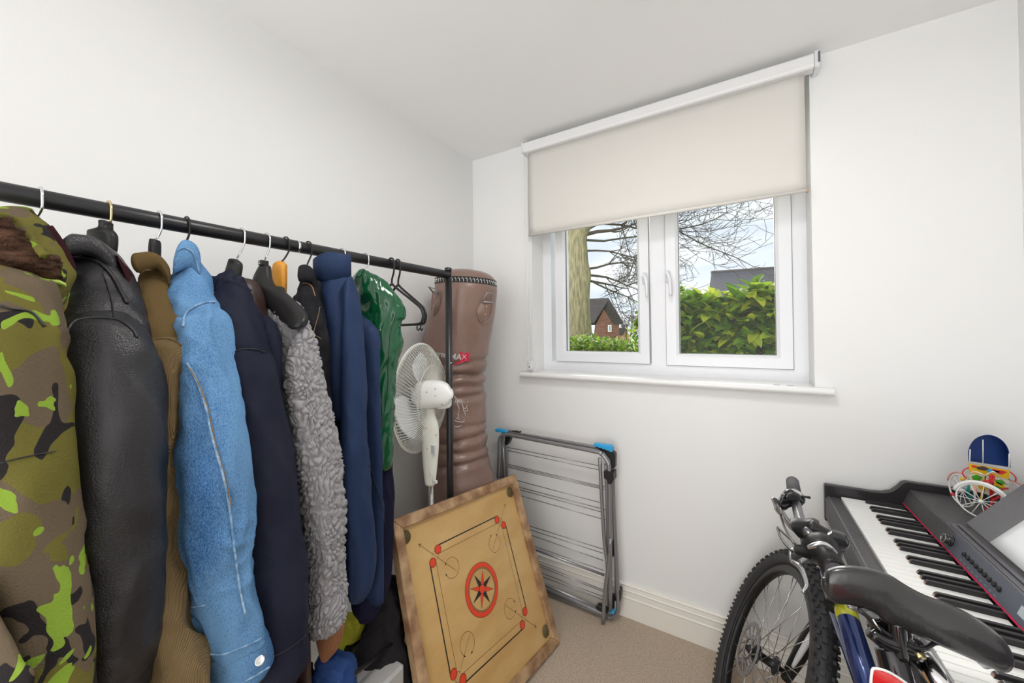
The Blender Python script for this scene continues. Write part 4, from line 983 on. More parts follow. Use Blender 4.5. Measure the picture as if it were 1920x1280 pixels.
tab([(812, 546), (824, 549), (824, 565), (820, 580), (812, 592), (808, 580), (809, 562)], [(816, 557), (814, 573)], [(812, 548, .014), (804, 538, .045), (814, 541, .03), (822, 549, .014)], 2)
def bag_text(txt, size_px, x0, y0, slope, mt, name, sx=1.0, shear=0, bold=.0):
    vs, fs = letters(txt, size_px, .5, sx, bold, shear)
    mb = MB(); P = [on_bag(x0+v[0], y0-v[1]+slope*v[0], .0035 if v[2] > 0 else .0005) for v in vs]; mb.add(P, fs, False); return mb.build(name, mt, bg)
bag_text('Turner', 15, 826, 664, .12, mBagW, 'lettering', bold=.5)
bag_text('MA', 15.5, 854, 669, .12, mBagW, 'lettering', shear=.1, bold=.3)
bag_text('X', 17, 870, 669, .1, mBagR, 'lettering', bold=2.2, sx=1.05)
bag_text('X', 12, 870.5, 669, .1, mBagW, 'lettering_cross', bold=0)
mb = MB(); P = [on_bag(x, y, .0035) for x, y in [(852, 681), (863, 676), (880, 662), (879, 672), (866, 680), (853, 684)]]; mb.add(P, [tuple(range(6))], False); mb.build('red_swoosh', mBagR, bg)
mb = MB()      # printed emblem: a rearing beast in thin strokes
for st in [[(851, 741), (856, 748), (857, 756), (860, 763), (861, 770)], [(852, 744), (854, 752), (851, 757)], [(864, 750), (868, 762), (873, 766), (878, 751)], [(868, 762), (870, 770), (877, 769), (876, 764)], [(868, 768), (871, 774), (873, 780)], [(857, 775), (860, 781), (856, 784), (864, 787)], [(851, 787), (858, 790), (868, 791), (871, 785)], [(851, 799), (858, 800), (866, 797)], [(852, 802), (853, 807)], [(861, 770), (859, 777)]]:
    mb.tube([on_bag(x, y, .003) for x, y in st], [.0012]+[.0022]*(len(st)-2)+[.0010], n=5, smooth_path=3)
mb.build('emblem', mBagW, bg)

# ================================================================ PEDESTAL FAN
fa = thing('pedestal_fan', 'white pedestal fan with wire grille turned to the wall', 'fan', at(808, 900, Y=1.12)*V(1, 1, 0))
GC = at(789, 744, D=1.545); ax = unit(V(-.955, -.295, 0)); GR = .218
def fan_wires(side):
    mb = MB(); a, b, d = frame_of(ax); n = 96
    dep = .055
    for k in range(n):
        t0 = 2*pi*k/n; pts = []
        for s_ in np.linspace(.22, 1, 8):
            t = t0+side*.55*(1-s_); R_ = GR*s_; h = dep*(1-max(0, (s_-.55)/.45)**2.2)
            pts.append(GC+d*h*side+R_*(cos(t)*a+sin(t)*b))
        mb.tube(pts, .0012, n=4, caps=False)
    for R_, h in ((GR*.99, .006), (GR*.6, dep), (GR*.22, dep)): mb.torus(GC+d*h*side, d, R_, .0014, n=72, k=5)
    return mb
fan_wires(-1).build('rear_grille', m_cream, fa); fan_wires(1).build('front_grille', m_cream, fa)
MB().torus(GC, ax, GR*1.005, .0045, n=96, k=8).build('rim', m_cream, fa)
MB().lathe(GC+ax*.052, ax, [(0, .0001), (0, .046), (.004, .046), (.008, .03), (.008, .0001)]).build('badge', m_white, fa)
mBlade = mat('translucent_blade', (.80, .83, .83), .3, trans=.0)
a, b, d = frame_of(ax)
for k in range(3):
    mb = MB(); t0 = radians(90+120*k); G = []
    # orient so one blade points up
    for s_ in np.linspace(0, 1, 14):
        R_ = .03+s_*.155; wd = radians(52+30*sin(pi*min(1, s_*.85)))*(1 if s_ < .9 else sqrt(max(0, 1-((s_-.9)/.1)**2))*.6+.4)
        row = []
        for q in np.linspace(-.5, .5, 10):
            t = t0+q*wd; row.append(GC+R_*(cos(t)*a+sin(t)*b)+d*(.018*q*2))
        bk = [p+d*.002 for p in row[::-1]]
        G.append(row+bk)
    mb.grid(np.array(G)); mb.build('blade', mBlade, fa)
MB().lathe(GC-d*.02, d, [(0, .0001), (0, .028), (.04, .030), (.055, .022), (.058, .0001)]).build('hub', m_white, fa)
mb = MB()
M0 = at(811, 740, D=1.475)
band(mb, [(776, 728, 777, 755), (782, 718, 782, 764), (795, 714, 796, 765), (812, 712.5, 814, 764), (828, 714, 831, 762), (839, 719, 840, 757), (846, 729, 846, 747)], D=1.475, b=.045, n=40, sub=6, pw=2.8); hs = mb.build('motor_housing', m_white, fa)
mb = MB(); band(mb, [(820, 752, 846, 750), (820, 762, 846, 759)], D=1.4855, b=.03, n=20, pw=4, cap=(.8, .97)); mb.build('tilt_block', m_white, hs)
for x, y in ((816, 729), (816, 742), (829, 758), (800, 735)): MB().sphere(at(x, y, D=1.431), .0022, n=8).build('screw_hole', m_gasket, hs)
mb = MB()
for k in range(7): 
    z = at(770, 728+k*4.5, D=1.50); mb.box(z-V(.012, .012, .0018), z+V(.012, .012, .0018))
mb.tube([at(776, 742, D=1.485), GC-d*.05], .036, n=24); mb.build('motor_neck', m_cream, fa)
mb = MB(); band(mb, [(798, 766, 815, 767), (797, 776, 816, 777), (793, 796, 822, 798), (791, 830, 823, 832), (792, 860, 821, 862), (795, 890, 818, 892), (797, 906, 816, 907)], D=1.485, b=.02, n=32, pw=2.5); ct = mb.build('control_column', m_cream, fa)
for x, y in ((799, 802), (801, 841), (818, 815)): MB().sphere(at(x, y, D=1.466), .003, n=8).build('screw', m_brass, ct)
p = at(813, 842, D=1.465); MB().box(p-V(.010, .006, .017), p+V(.010, .004, .017), .001).build('rating_label', mat('label_paper', (.62, .63, .64), .5), ct)
p = at(816, 902, D=1.465); MB().box(p-V(.012, .006, .007), p+V(.010, .004, .005), .002).build('clamp_knob', m_cream, ct)
MB().tube([at(810, 872, D=1.50), at(807, 884, D=1.455), at(812, 893, D=1.455), at(811, 912, D=1.49), at(810, 960, D=1.50)], .0018, n=6, smooth_path=5).build('cable', m_cream, fa)
pt = at(808, 905, D=1.51); MB().tube([pt, V(pt[0], pt[1], .03)], .010, n=16).build('pole', m_chrome, fa)
MB().lathe(V(pt[0], pt[1], 0), (0, 0, 1), [(0, .0001), (0, .10), (.012, .10), (.022, .05), (.05, .02), (.06, .016), (.06, .0001)], n=40).build('base', m_cream, fa)

# ================================================================ CARROM BOARD
TL, TR_, BR = V(-1.0472, .9057, .7126), V(-.959, 1.6151, .6596), V(-.6907, 1.5325, 0.0)
BL = TL+BR-TR_; S_ = .7168
U = unit(TR_-TL); Vv = unit(TL-BL); Vv = unit(Vv-U*(Vv@U)); Nn = np.cross(U, Vv)
cb = thing('carrom_board', 'square wooden carrom board leaning against the rack upright', 'board game', (BR+BL)/2*V(1, 1, 0))
def B(u, v, h=0): return BL+U*u*S_+Vv*v*S_+Nn*h
mWoodF = mat('worn_frame_wood', (.23, .115, .055), .6, bump=(40, .3, 5), var=((.50, .33, .18), 16, (1, 1, 1)))
mPly = mat('varnished_plywood', (.52, .31, .11), .42, var=((.62, .41, .17), 3.5, (1, 1, 3)), bump=(60, .05))
mInkB = mat('black_print', (.02, .018, .015), .5); mInkR = mat('red_print', (.72, .06, .02), .45); mInkG = mat('fine_print', (.10, .06, .02), .5)
fw_, u0, u1, v0, v1 = .052, -.008, .972, 0.0, 1.0
def rail(p, q, a, b_):
    """one side of the frame, mitred: outer edge p-q, inner edge a-b"""
    mb = MB(); H0, H1 = -.026, .010
    vs = [B(*p, H0), B(*q, H0), B(*b_, H0), B(*a, H0), B(*p, H1), B(*q, H1), B(*b_, H1), B(*a, H1)]
    mb.add(vs, [(3, 2, 1, 0), (4, 5, 6, 7), (0, 1, 5, 4), (1, 2, 6, 5), (2, 3, 7, 6), (3, 0, 4, 7)], False)
    o = mb.build('frame_rail', mWoodF, cb); bv = o.modifiers.new('bevel', 'BEVEL'); bv.width = .003; bv.segments = 2; return o
oc = [(u0, v0), (u1, v0), (u1, v1), (u0, v1)]; ic = [(u0+fw_, v0+fw_), (u1-fw_*1.05, v0+fw_), (u1-fw_*1.05, v1-fw_), (u0+fw_, v1-fw_)]
for k in range(4): rail(oc[k], oc[(k+1) % 4], ic[k], ic[(k+1) % 4])
mb = MB(); FS = -.008
mb.prism([B(.02, .02, FS-.008), B(.95, .02, FS-.008), B(.95, .98, FS-.008), B(.02, .98, FS-.008)], Nn*.008)
cu, cv = .4765, .502; S2 = .0007
def disc(u, v, r, mi, h=S2, n=28, r2=0):
    mb.mat(mi); vs = [B(u+r*cos(2*pi*k/n), v+r*sin(2*pi*k/n), FS+h) for k in range(n)]
    if r2:
        vs += [B(u+r2*cos(2*pi*k/n), v+r2*sin(2*pi*k/n), FS+h) for k in range(n)]; mb.add(vs, [(k, (k+1) % n, n+(k+1) % n, n+k) for k in range(n)], False)
    else: mb.add(vs, [tuple(range(n))], False)
def line(p, q, w, mi, h=S2):
    p, q = np.array(p), np.array(q); d_ = unit(q-p); s_ = np.array([-d_[1], d_[0]])*w/2
    mb.mat(mi); mb.add([B(*(p-s_), FS+h), B(*(q-s_), FS+h), B(*(q+s_), FS+h), B(*(p+s_), FS+h)], [(0, 1, 2, 3)], False)
def rot(k, x, y):
    for _ in range(k): x, y = -y, x
    return (cu+x, cv+y)
disc(cu, cv, .124, 2, r2=.102, n=64); disc(cu, cv, .126, 1, h=S2*.6, r2=.122, n=64); disc(cu, cv, .097, 3, r2=.094, n=64); disc(cu, cv, .102, 1, h=S2*1.2, r2=.100, n=64)
for k in range(8):
    a = pi/4*k+pi/8; tip = (cu+.088*cos(a), cv+.088*sin(a)); 
    for sg, mi in ((1, 2 if k % 2 else 1), (-1, 3 if k % 2 else 4)):
        w = (cu+.030*cos(a+sg*.42), cv+.030*sin(a+sg*.42)); mb.mat(2 if (k % 2) else 1 if sg > 0 else (2 if k % 2 else 1))
        mb.add([B(cu, cv, FS+S2), B(*w, FS+S2), B(*tip, FS+S2)], [(0, 1, 2)] if sg < 0 else [(0, 2, 1)], False)
        line(w, tip, .0012, 1, S2*1.3)
disc(cu, cv, .022, 1, S2*1.5); disc(cu, cv, .020, 2, S2*2)
for k in range(4):
    for s_ in (-1, 1):
        c = rot(k, s_*.238, .284); disc(*c, .0225, 1, S2*1.2); disc(*c, .0205, 2, S2*1.6); disc(*c, .017, 1, S2*1.8, r2=.016)
    line(rot(k, -.238, .302), rot(k, .238, .302), .0065, 1); line(rot(k, -.238, .264), rot(k, .238, .264), .0018, 3)
    # corner arrow with its hook arc
    line(rot(k, .145, .145), rot(k, .345, .345), .0016, 3)
    for q in ((.345, .333), (.333, .345)): line(rot(k, .347, .347), rot(k, q[0]-.004, q[1]-.004), .0028, 3)
    c = rot(k, .172, .172); n_ = 26; a0 = pi/4+radians(70)+k*pi/2
    for i in range(n_):
        t1 = a0+i/n_*radians(290); t2 = a0+(i+1)/n_*radians(290); line((c[0]+.048*cos(t1), c[1]+.048*sin(t1)), (c[0]+.048*cos(t2), c[1]+.048*sin(t2)), .0018, 3)
    for t1, sg in ((a0, 1), (a0+radians(290), -1)):
        e_ = (c[0]+.048*cos(t1), c[1]+.048*sin(t1)); mb.mat(3); tt = t1+sg*pi/2
        mb.add([B(e_[0]-.014*cos(tt), e_[1]-.014*sin(tt), FS+S2*1.4), B(e_[0]+.005*cos(t1), e_[1]+.005*sin(t1), FS+S2*1.4), B(e_[0]-.005*cos(t1), e_[1]-.005*sin(t1), FS+S2*1.4)], [(0, 1, 2)] if sg > 0 else [(0, 2, 1)], False)
    c = rot(k, .262, .262); disc(*c, .021, 3, S2*1.1, r2=.0195)
mb.build('playing_surface', [mPly, mInkB, mInkR, mInkG, mPly], cb)
mPk = mat('pocket_net', (.05, .04, .02), .8, bump=(150, 1)); mNet = mat('brass_net', (.30, .23, .10), .45, .5)
for su, sv in ((-1, 1), (1, 1), (1, -1), (-1, -1)):
    u_, v_ = cu+su*.416, cv+sv*.402; mb = MB(); c = B(u_, v_, FS+.0012); mb.lathe(c, Nn, [(0, .0001), (0, .0225), (.001, .0225), (.001, .0001)], n=32)
    pk = mb.build('pocket', mPk, cb); mb = MB()
    for q in range(-3, 4):
        h = sqrt(max(0, .0215**2-(q*.006)**2)); o = c+Nn*.0016
        mb.tube([o+U*q*.006-Vv*h, o+U*q*.006+Vv*h], .0009, n=4); mb.tube([o+Vv*q*.006-U*h, o+Vv*q*.006+U*h], .0009, n=4)
    mb.torus(c+Nn*.001, Nn, .0225, .0012, n=32, k=5); mb.build('net', mNet, pk)

# ================================================================ DRYING RACK
dr = thing('drying_rack', 'folded grey metal clothes airer with blue end caps against the window wall', 'drying rack', (-.83, 1.74, 0))
def W3(x, y, o=0): return at(x, y, Y=1.80-o)          # a point in a plane parallel to the window wall
def wires(pairs, o, r=.002, name='wire'):
    for (a, b, c, d_) in pairs: MB().tube([W3(a, b, o), W3(c, d_, o)], r, n=6).build(name, m_greyst, dr)
s3 = .3046   # crop scale 260/853
def Q(x, y): return (920+x*s3, 790+y*s3)
def tubeQ(pts, o, r, k=0, nm='frame_tube', m_=None):
    P = [W3(*Q(*p[:2]), (p[2] if len(p) > 2 else o)) for p in pts]; return MB().tube(P, r, n=12, smooth_path=k).build(nm, m_ or m_greyst, dr)
# front frame: top bar bending down into two side tubes and a bottom bar
tubeQ([(45, 345), (52, 220), (55, 120), (66, 90), (95, 82), (130, 86), (620, 180), (680, 200), (715, 240), (730, 300), (735, 600), (737, 1165)], .075, .0095, 4)
tubeQ([(62, 345), (68, 200), (72, 105), (85, 76), (115, 68), (600, 150), (680, 170), (730, 205), (748, 260), (755, 500), (775, 900), (785, 1120), (778, 1180), (745, 1198), (700, 1192), (350, 1050), (150, 965)], .045, .0095, 4)
tubeQ([(100, 345), (95, 180), (92, 120)], .03, .0075, 2)
tubeQ([(80, 345), (78, 150)], .05, .006)
tubeQ([(672, 225), (680, 400), (700, 740), (716, 860), (722, 960)], .085, .0085, 3)
tubeQ([(738, 720), (728, 860), (705, 1040), (692, 1240)], .088, .0085, 3)
tubeQ([(708, 260), (716, 500), (722, 860), (730, 1150)], .06, .0075, 3)
tubeQ([(745, 250), (765, 620), (768, 800), (774, 1100)], .035, .0075, 3)
tubeQ([(700, 1185), (690, 1180), (350, 1030), (140, 945)], .065, .0085, 2)
tubeQ([(705, 1165), (350, 1010), (140, 928)], .06, .007)
tubeQ([(700, 945), (300, 797), (200, 760)], .06, .006)
for q in [(100, 158, 668, 272), (100, 176, 668, 298), (103, 262, 700, 402), (103, 270, 690, 408), (103, 280, 700, 418), (160, 362, 672, 498), (160, 400, 715, 545), (160, 414, 680, 556), (160, 450, 715, 608), (200, 630, 690, 785), (200, 652, 690, 810), (200, 682, 693, 855), (200, 744, 695, 916), (200, 838, 695, 1036), (200, 850, 700, 1050), (200, 890, 700, 1080), (200, 910, 700, 1100)]:
    wires([(*Q(q[0], q[1]), *Q(q[2], q[3]))], .062)
def clipQ(poly, o, th, m_, nm):
    pp = [W3(*Q(*p), o) for p in poly]; o_ = MB().prism(pp, (0, th, 0)).build(nm, m_, dr); bv = o_.modifiers.new('bevel', 'BEVEL'); bv.width = .002; return o_
clipQ([(628, 140), (640, 138), (735, 150), (748, 160), (748, 186), (735, 190), (728, 180), (712, 178), (702, 170), (690, 172), (680, 162), (668, 165), (655, 155), (645, 158), (632, 150)], .070, .03, m_bluepl, 'end_cap')
clipQ([(640, 155), (735, 190), (752, 186), (766, 205), (764, 285), (745, 290), (735, 240), (700, 195)], .060, .03, m_blackpl, 'corner_bracket')
clipQ([(25, 48), (40, 46), (90, 60), (95, 70), (40, 66), (26, 60)], .07, .03, m_bluepl, 'end_cap')
clipQ([(95, 62), (110, 56), (120, 62), (132, 56), (142, 62), (152, 57), (164, 64), (178, 60), (180, 70), (110, 72)], .05, .02, m_blackpl, 'end_cap')
clipQ([(85, 92), (122, 96), (112, 125), (100, 145), (84, 150)], .07, .03, m_blackpl, 'corner_bracket')
clipQ([(694, 305), (755, 315), (757, 360), (742, 388), (722, 386), (715, 360), (696, 350)], .092, .05, m_blackpl, 'hinge_clip')
clipQ([(738, 735), (752, 735), (756, 820), (750, 840), (738, 835)], .05, .02, m_blackpl, 'hinge_clip')
clipQ([(776, 1045), (792, 1040), (800, 1055), (798, 1105), (785, 1115), (765, 1105), (768, 1070)], .05, .04, m_blackpl, 'foot')
clipQ([(645, 1140), (660, 1135), (720, 1165), (718, 1182), (650, 1155)], .085, .03, m_blackpl, 'foot')
clipQ([(715, 1065), (760, 1070), (758, 1160), (720, 1155)], .055, .02, m_blackpl, 'foot')
clipQ([(735, 1165), (762, 1170), (758, 1185), (722, 1182)], .08, .02, m_bluepl, 'end_cap')

# ================================================================ THINGS ON THE FLOOR UNDER THE COATS
def heap(name, label, cat_, rows, X, b, m_, seed, amp=.012, grp=None):
    mb = MB(); band(mb, rows, X=X, b=b, n=56, sub=10, disp=folds(amp, (10, 10, 10), .002, seed=seed)); o = mb.build(name, m_); tag(o, label, cat_, grp); return o
mYel = mat('yellow_cloth', (.42, .40, .02), .8, bump=(200, .2)); mRoyal = mat('royal_blue_cloth', (.006, .045, .19), .7, bump=(120, .3)); mBlkB = mat('black_bag_cloth', (.006, .004, .006), .9, bump=(100, .4))
heap('yellow_shirt', 'bright yellow shirt hanging behind the dark bag under the coats', 'shirt', [(612, 1170, 690, 1158, -1.17), (615, 1200, 690, 1176, -1.17), (612, 1240, 660, 1205, -1.17), (605, 1280, 652, 1240, -1.17), (600, 1340, 640, 1300, -1.17)], -1.17, .05, mYel, 90)
heap('black_holdall', 'black cloth holdall slumped between the coats and the carrom board', 'bag', [(690, 1160, 735, 1090, -1.10, .06), (660, 1200, 752, 1140, -1.08, .1), (636, 1232, 765, 1200, -1.06, .12), (618, 1262, 775, 1262, -1.05, .12), (610, 1330, 790, 1330, -1.04, .12), (610, 1420, 800, 1420, -1.04, .1)], -1.05, .1, mBlkB, 91, .016)
heap('blue_shirt', 'crumpled royal blue shirt on the floor in front of the dark bag', 'shirt', [(592, 1238, 622, 1234, -.98, .04), (585, 1252, 645, 1246, -.97, .06), (574, 1280, 655, 1275, -.96, .07), (560, 1340, 670, 1330, -.95, .08), (555, 1420, 680, 1400, -.95, .07)], -.96, .07, mRoyal, 92)
heap('black_scarf', 'rumpled dark cloth beside the blue shirt under the parka', 'cloth', [(545, 1272, 585, 1255, -1.02, .04), (530, 1300, 585, 1290, -1.0, .05), (520, 1360, 580, 1360, -.98, .05)], -1.0, .05, mBlkB, 93)
mb = MB(); P0 = at(668, 1275, X=-.93); q = at(760, 1268, X=-.90)
mb.box((-.06, -.10, 0), (.06, .10, P0[2]-.06), .008, M=lambda v: v+V((P0[0]+q[0])/2-.05, (P0[1]+q[1])/2-.02, 0)); o = mb.build('storage_box', mat('pale_grey_card', (.42, .41, .40), .7, bump=(90, .2))); tag(o, 'pale grey box standing on the floor beside the carrom board corner', 'box')
mb = MB(); a, b_ = at(640, 1283, X=-.92), at(735, 1206, X=-.97); d_ = b_-a; mb.tube([a-d_*.9, a, b_], .0065, n=14); o = mb.build('metal_rod', m_blackmet); tag(o, 'thin black metal rod slanting across the dark bag', 'rod')

# ================================================================ DIGITAL PIANO
mPn = mat('piano_black_wood', (.055, .052, .054), .5, bump=(130, .25, 4), var=((.075, .071, .073), 60, (1, .15, 1)))
mPnD = mat('piano_black_lacquer', (.022, .02, .022), .3)
mPnel = mat('control_panel_grey', (.085, .095, .125), .35)
mWk = mat('white_key', (.80, .80, .78), .22); mBk = mat('black_key', (.018, .017, .018), .28); mFelt = mat('red_felt', (.55, .0, .055), .9, bump=(500, .3)); mWood = mat('key_wood_front', (.30, .17, .12), .5)
PY0, PY1 = 1.812, .55
pn = thing('digital_piano', 'black digital piano with 88 keys against the right wall', 'piano', (.52, 1.18, 0))
ZK = .757; KW = .1612/7; KY = 1.783
# key bed with the slip in front of the keys
mb = MB(); sec = [(.268, .668), (.268, .742), (.274, .748), (.309, .748), (.309, .72), (.50, .72), (.50, .80), (.765, .80), (.765, .668)]
mb.prism([V(x, PY0-.022, z) for x, z in sec][::-1], (0, PY1-PY0+.044, 0)); mb.build('key_bed', mPn, pn)
mb = MB(); mb.box((.2745, PY1+.025, .748), (.2785, PY0-.024, .7505), .0005); mb.build('slip_edge', mat('slip_edge_grey', (.12, .13, .14), .3), pn)
# end cheeks with the swept profile
def cheek(y0, y1):
    P = [(.266, .655), (.266, .786), (.272, .790), (.40, .790), (.425, .793), (.447, .802), (.462, .818), (.474, .836), (.484, .842), (.765, .842), (.765, .655)]
    o = MB().prism([V(x, y0, z) for x, z in P], (0, y1-y0, 0)).build('end_cheek', mPnD, pn); bv = o.modifiers.new('bevel', 'BEVEL'); bv.width = .0025; bv.segments = 2
cheek(PY0-.022, PY0); cheek(PY1, PY1+.022)
# keys
R9 = random.Random(3)
for i in range(52):
    y = KY-i*KW
    MB().box((.311, y-KW+.0006, ZK-.020), (.474, y-.0006, ZK+R9.uniform(-.0002, .0002)), .0012).build('white_key', mWk, pn)
names = ['A', 'B', 'C', 'D', 'E', 'F', 'G']
for i in range(51):
    nme = names[i % 7]
    if nme in 'BE': continue
    off = {'A': .0006, 'C': -.0018, 'D': .0018, 'F': -.0022, 'G': 0}[nme]
    y = KY-(i+1)*KW-off*-1; w = .0052; x0, x1, z0, z1 = .3725, .474, ZK-.002, ZK+.0115
    mb = MB(); vs = [(x0-.001, y-w, z0), (x0-.001, y+w, z0), (x1, y+w, z0), (x1, y-w, z0), (x0+.005, y-w*.82, z1-.0015), (x0+.005, y+w*.82, z1-.0015), (x1, y+w*.82, z1), (x1, y-w*.82, z1), (x0+.001, y-w*.9, z1-.006), (x0+.001, y+w*.9, z1-.006)]
    mb.add(vs, [(4, 5, 6, 7), (8, 9, 5, 4), (1, 2, 6, 5, 9), (0, 8, 4, 7, 3), (2, 3, 7, 6)], False); mb.mat(1); mb.add(vs, [(0, 1, 9, 8)], False)
    o = mb.build('black_key', [mBk, mWood], pn); bv = o.modifiers.new('bevel', 'BEVEL'); bv.width = .0008
# felt strip, fascia, lid
MB().box((.4725, PY1+.023, ZK+.008), (.4765, PY0-.023, ZK+.0125), .001).build('felt_strip', mFelt, pn)
def fas(t, o=0): return (.4745+.016*t-o*.94, .770+.046*t+o*.33)
mb = MB(); a_, b_ = fas(0), fas(1); mb.prism([V(a_[0], 1.47, a_[1]), V(b_[0], 1.47, b_[1]), V(.53, 1.47, .812), V(.53, 1.47, .77)], (0, PY0-.0225-1.47, 0)); mb.build('fascia', mPn, pn)
mb = MB(); mb.prism([V(a_[0], PY1+.023, a_[1]), V(b_[0], PY1+.023, b_[1]), V(.53, PY1+.023, .812), V(.53, PY1+.023, .77)], (0, 1.4695-PY1-.023, 0)); cpn = mb.build('control_panel', mPnel, pn)
mb = MB(); mb.box((.4925, PY1+.0225, .806), (.765, PY0-.0225, .8175), .002); mb.build('top_lid', mPn, pn)
mb = MB()
for k, (x, z) in enumerate([(.499, .824), (.507, .821), (.513, .826), (.520, .820)]): mb.box((x-.0025, PY1+.03, .815), (x+.0025, 1.535-k*.006, z), .001)
mb.box((.494, PY1+.03, .814), (.526, 1.54, .819), .001); mb.build('rest_channel', mat('satin_trim', (.14, .14, .16), .3, .4), pn)
nrm = unit(V(-.945, 0, .33))
y = 1.475; o_ = V(fas(.5)[0], y, fas(.5)[1]); mb = MB(); mb.lathe(o_, nrm, [(-.002, .0001), (-.002, .0145), (.0012, .0150), (.0035, .0150), (.0035, .0125), (.014, .0122), (.0155, .011), (.0155, .0001)], n=32); kn = mb.build('volume_knob', m_blackgl, cpn)
MB().torus(o_+nrm*.0155, nrm, .0113, .0006, n=32, k=5).build('knob_ring', m_chrome, kn)
for k in range(9):
    y = 1.405-k*.0185; o_ = V(fas(.5)[0], y, fas(.5)[1]); bt = MB().lathe(o_, nrm, [(-.001, .0001), (-.001, .0062), (.0025, .006), (.003, .005), (.003, .0001)], n=20).build('button', m_blackpl, cpn)
    q = V(*[fas(.13)[0], y+.002, fas(.13)[1]]); mb = MB(); tv = unit(V(.016, 0, .046)); 
    P = [q-nrm*.0003+V(0, s1*.004, 0)+tv*s2*.0007+nrm*.0008 for s1, s2 in ((-1, -1), (1, -1), (1, 1), (-1, 1))]; mb.add(P, [(0, 1, 2, 3)], False); mb.build('button_caption', mat('caption_print', (.35, .37, .42), .5), cpn)
tv = unit(V(.016, 0, .046)); q = V(fas(.5)[0], 1.165, fas(.5)[1])
MB().prism([q+V(0, s1*.022, 0)+tv*s2*.010-nrm*.001 for s1, s2 in ((-1, -1), (1, -1), (1, 1), (-1, 1))], nrm*.0022).build('display', mat('lcd', (.42, .47, .50), .15), cpn)
# music rest leaning back
def rest(y, s, h=0): d_ = unit(V(.098, 0, .122)); return V(.536, y, .819)+d_*s+V(-d_[2], 0, d_[0])*h
mb = MB(); mb.prism([rest(1.555, 0), rest(1.555, .235), rest(.82, .235), rest(.82, 0)], unit(V(.122, 0, -.098))*.014); o = mb.build('music_rest', mat('rest_grey', (.135, .135, .145), .45, bump=(200, .2)), pn); bv = o.modifiers.new('bevel', 'BEVEL'); bv.width = .003
# legs and lower panel
for y0_ in (PY0-.045, PY1+.005):
    MB().box((.50, y0_, .03), (.54, y0_+.038, .668), .003).build('leg', mPn, pn); MB().box((.36, y0_, 0), (.755, y0_+.038, .03), .003).build('foot', mPn, pn); MB().box((.66, y0_, .03), (.755, y0_+.038, .668), .003).build('side_panel', mPn, pn)
MB().box((.70, PY1+.05, .25), (.715, PY0-.05, .55), .002).build('back_board', mPn, pn)
# sheet music
def ray_rest(x, y, h=.0015):
    n_ = V(-unit(V(.098, 0, .122))[2], 0, unit(V(.098, 0, .122))[0]); o = rest(1, 0, h); d = ray(x, y); t = ((o-EYE)@n_)/(d@n_); return EYE+d*t
c0 = ray_rest(1845, 1023); c0 = V(c0[0], c0[1], c0[2])
def sh(y, s, k): 
    return rest(y, s+.004, .0012+.006*sin(max(0, (c0[1]-y))*8)**2*.5+k)
mb = MB(); G = []
for i in range(15):
    y = c0[1]-.305*i/14; G.append([sh(y, .0+.205*j/6, 0) for j in range(7)]+[sh(y, .205*j/6, -.0012) for j in range(6, -1, -1)])
mb.grid(np.array(G)); o = mb.build('sheet_music', mat('paper', (.82, .84, .86), .5)); tag(o, 'white sheet of paper resting on the piano music rest', 'sheet music')

# ================================================================ TOY RICKSHAW
mHb = mat('hood_blue', (.012, .05, .22), .4); mTeal = mat('teal_wire', (.02, .32, .30), .4); mRedw = mat('red_wire', (.60, .02, .03), .4); mWw = mat('white_wire', (.78, .78, .76), .4); mYl = mat('yellow_paint', (.72, .42, .01), .4); mGr = mat('green_paint', (.06, .33, .01), .45); mCr = mat('cream_paint', (.72, .68, .52), .5); mPk2 = mat('pink_paint', (.75, .36, .32), .5); mDr = mat('dark_paint', (.05, .03, .03), .5); mSky = mat('light_blue_paint', (.05, .35, .6), .45)
rw = thing('toy_rickshaw', 'colourful wire model cycle rickshaw with blue hood on top of the piano', 'ornament', (.64, 1.68, .8175))
def T_(x, y, Y=1.69): return at(x, y, Y=Y)
mb = MB(); arch = [(1816, 866), (1815, 848), (1819, 834), (1828, 823), (1840, 817), (1853, 815), (1867, 818), (1880, 826), (1889, 838), (1893, 852), (1895, 878)]
A1, = (cat(np.array(arch, float), 4),); G = []
for x, y in A1:
    p = T_(x, y, 1.665); G.append([p, p+V(.020, .055, -.010), p+V(.020, .0555, -.012), p+V(0, -.001, -.0035)])
c_ = np.mean([g[0] for g in G], axis=0)
for g in G: g[2] = g[1]+(c_-g[0])*.035; g[3] = g[0]+(c_-g[0])*.035
mb.grid(np.array(G)); 
bk = [g[1] for g in G]; mb.add(bk+[p+V(0, .0015, 0) for p in bk], [tuple(range(len(bk)))], False); mb.build('hood', mHb, rw)
mb = MB()
for a, b, r_ in (((1843, 824), (1843, 871), .0012), ((1819, 842), (1818, 870), .0013), ((1892, 850), (1892, 882), .0013)): mb.tube([T_(*a, 1.66), T_(*b, 1.66)], r_, n=6)
mb.build('hood_stay', mWw, rw)
def panel(pts, mt, nm, Y=1.66, th=.004, par=None): return MB().prism([T_(x, y, Y) for x, y in pts], (0, th, 0)).build(nm, mt, par or rw)
pb = panel([(1817, 869), (1893, 882), (1892, 898), (1818, 887)], mYl, 'backrest_panel', 1.655)
for pts, mt in (([(1830, 875), (1845, 874), (1856, 879), (1846, 882), (1834, 880)], mDr), ([(1850, 880), (1858, 878), (1862, 882), (1858, 887), (1852, 885)], mSky), ([(1860, 879), (1880, 882), (1889, 885), (1878, 889), (1864, 886)], mRedw), ([(1862, 881), (1874, 883), (1874, 886), (1864, 885)], mDr), ([(1822, 872), (1831, 873), (1829, 877), (1822, 875)], mRedw)):
    panel(pts, mt, 'painted_motif', 1.653, .003, pb)
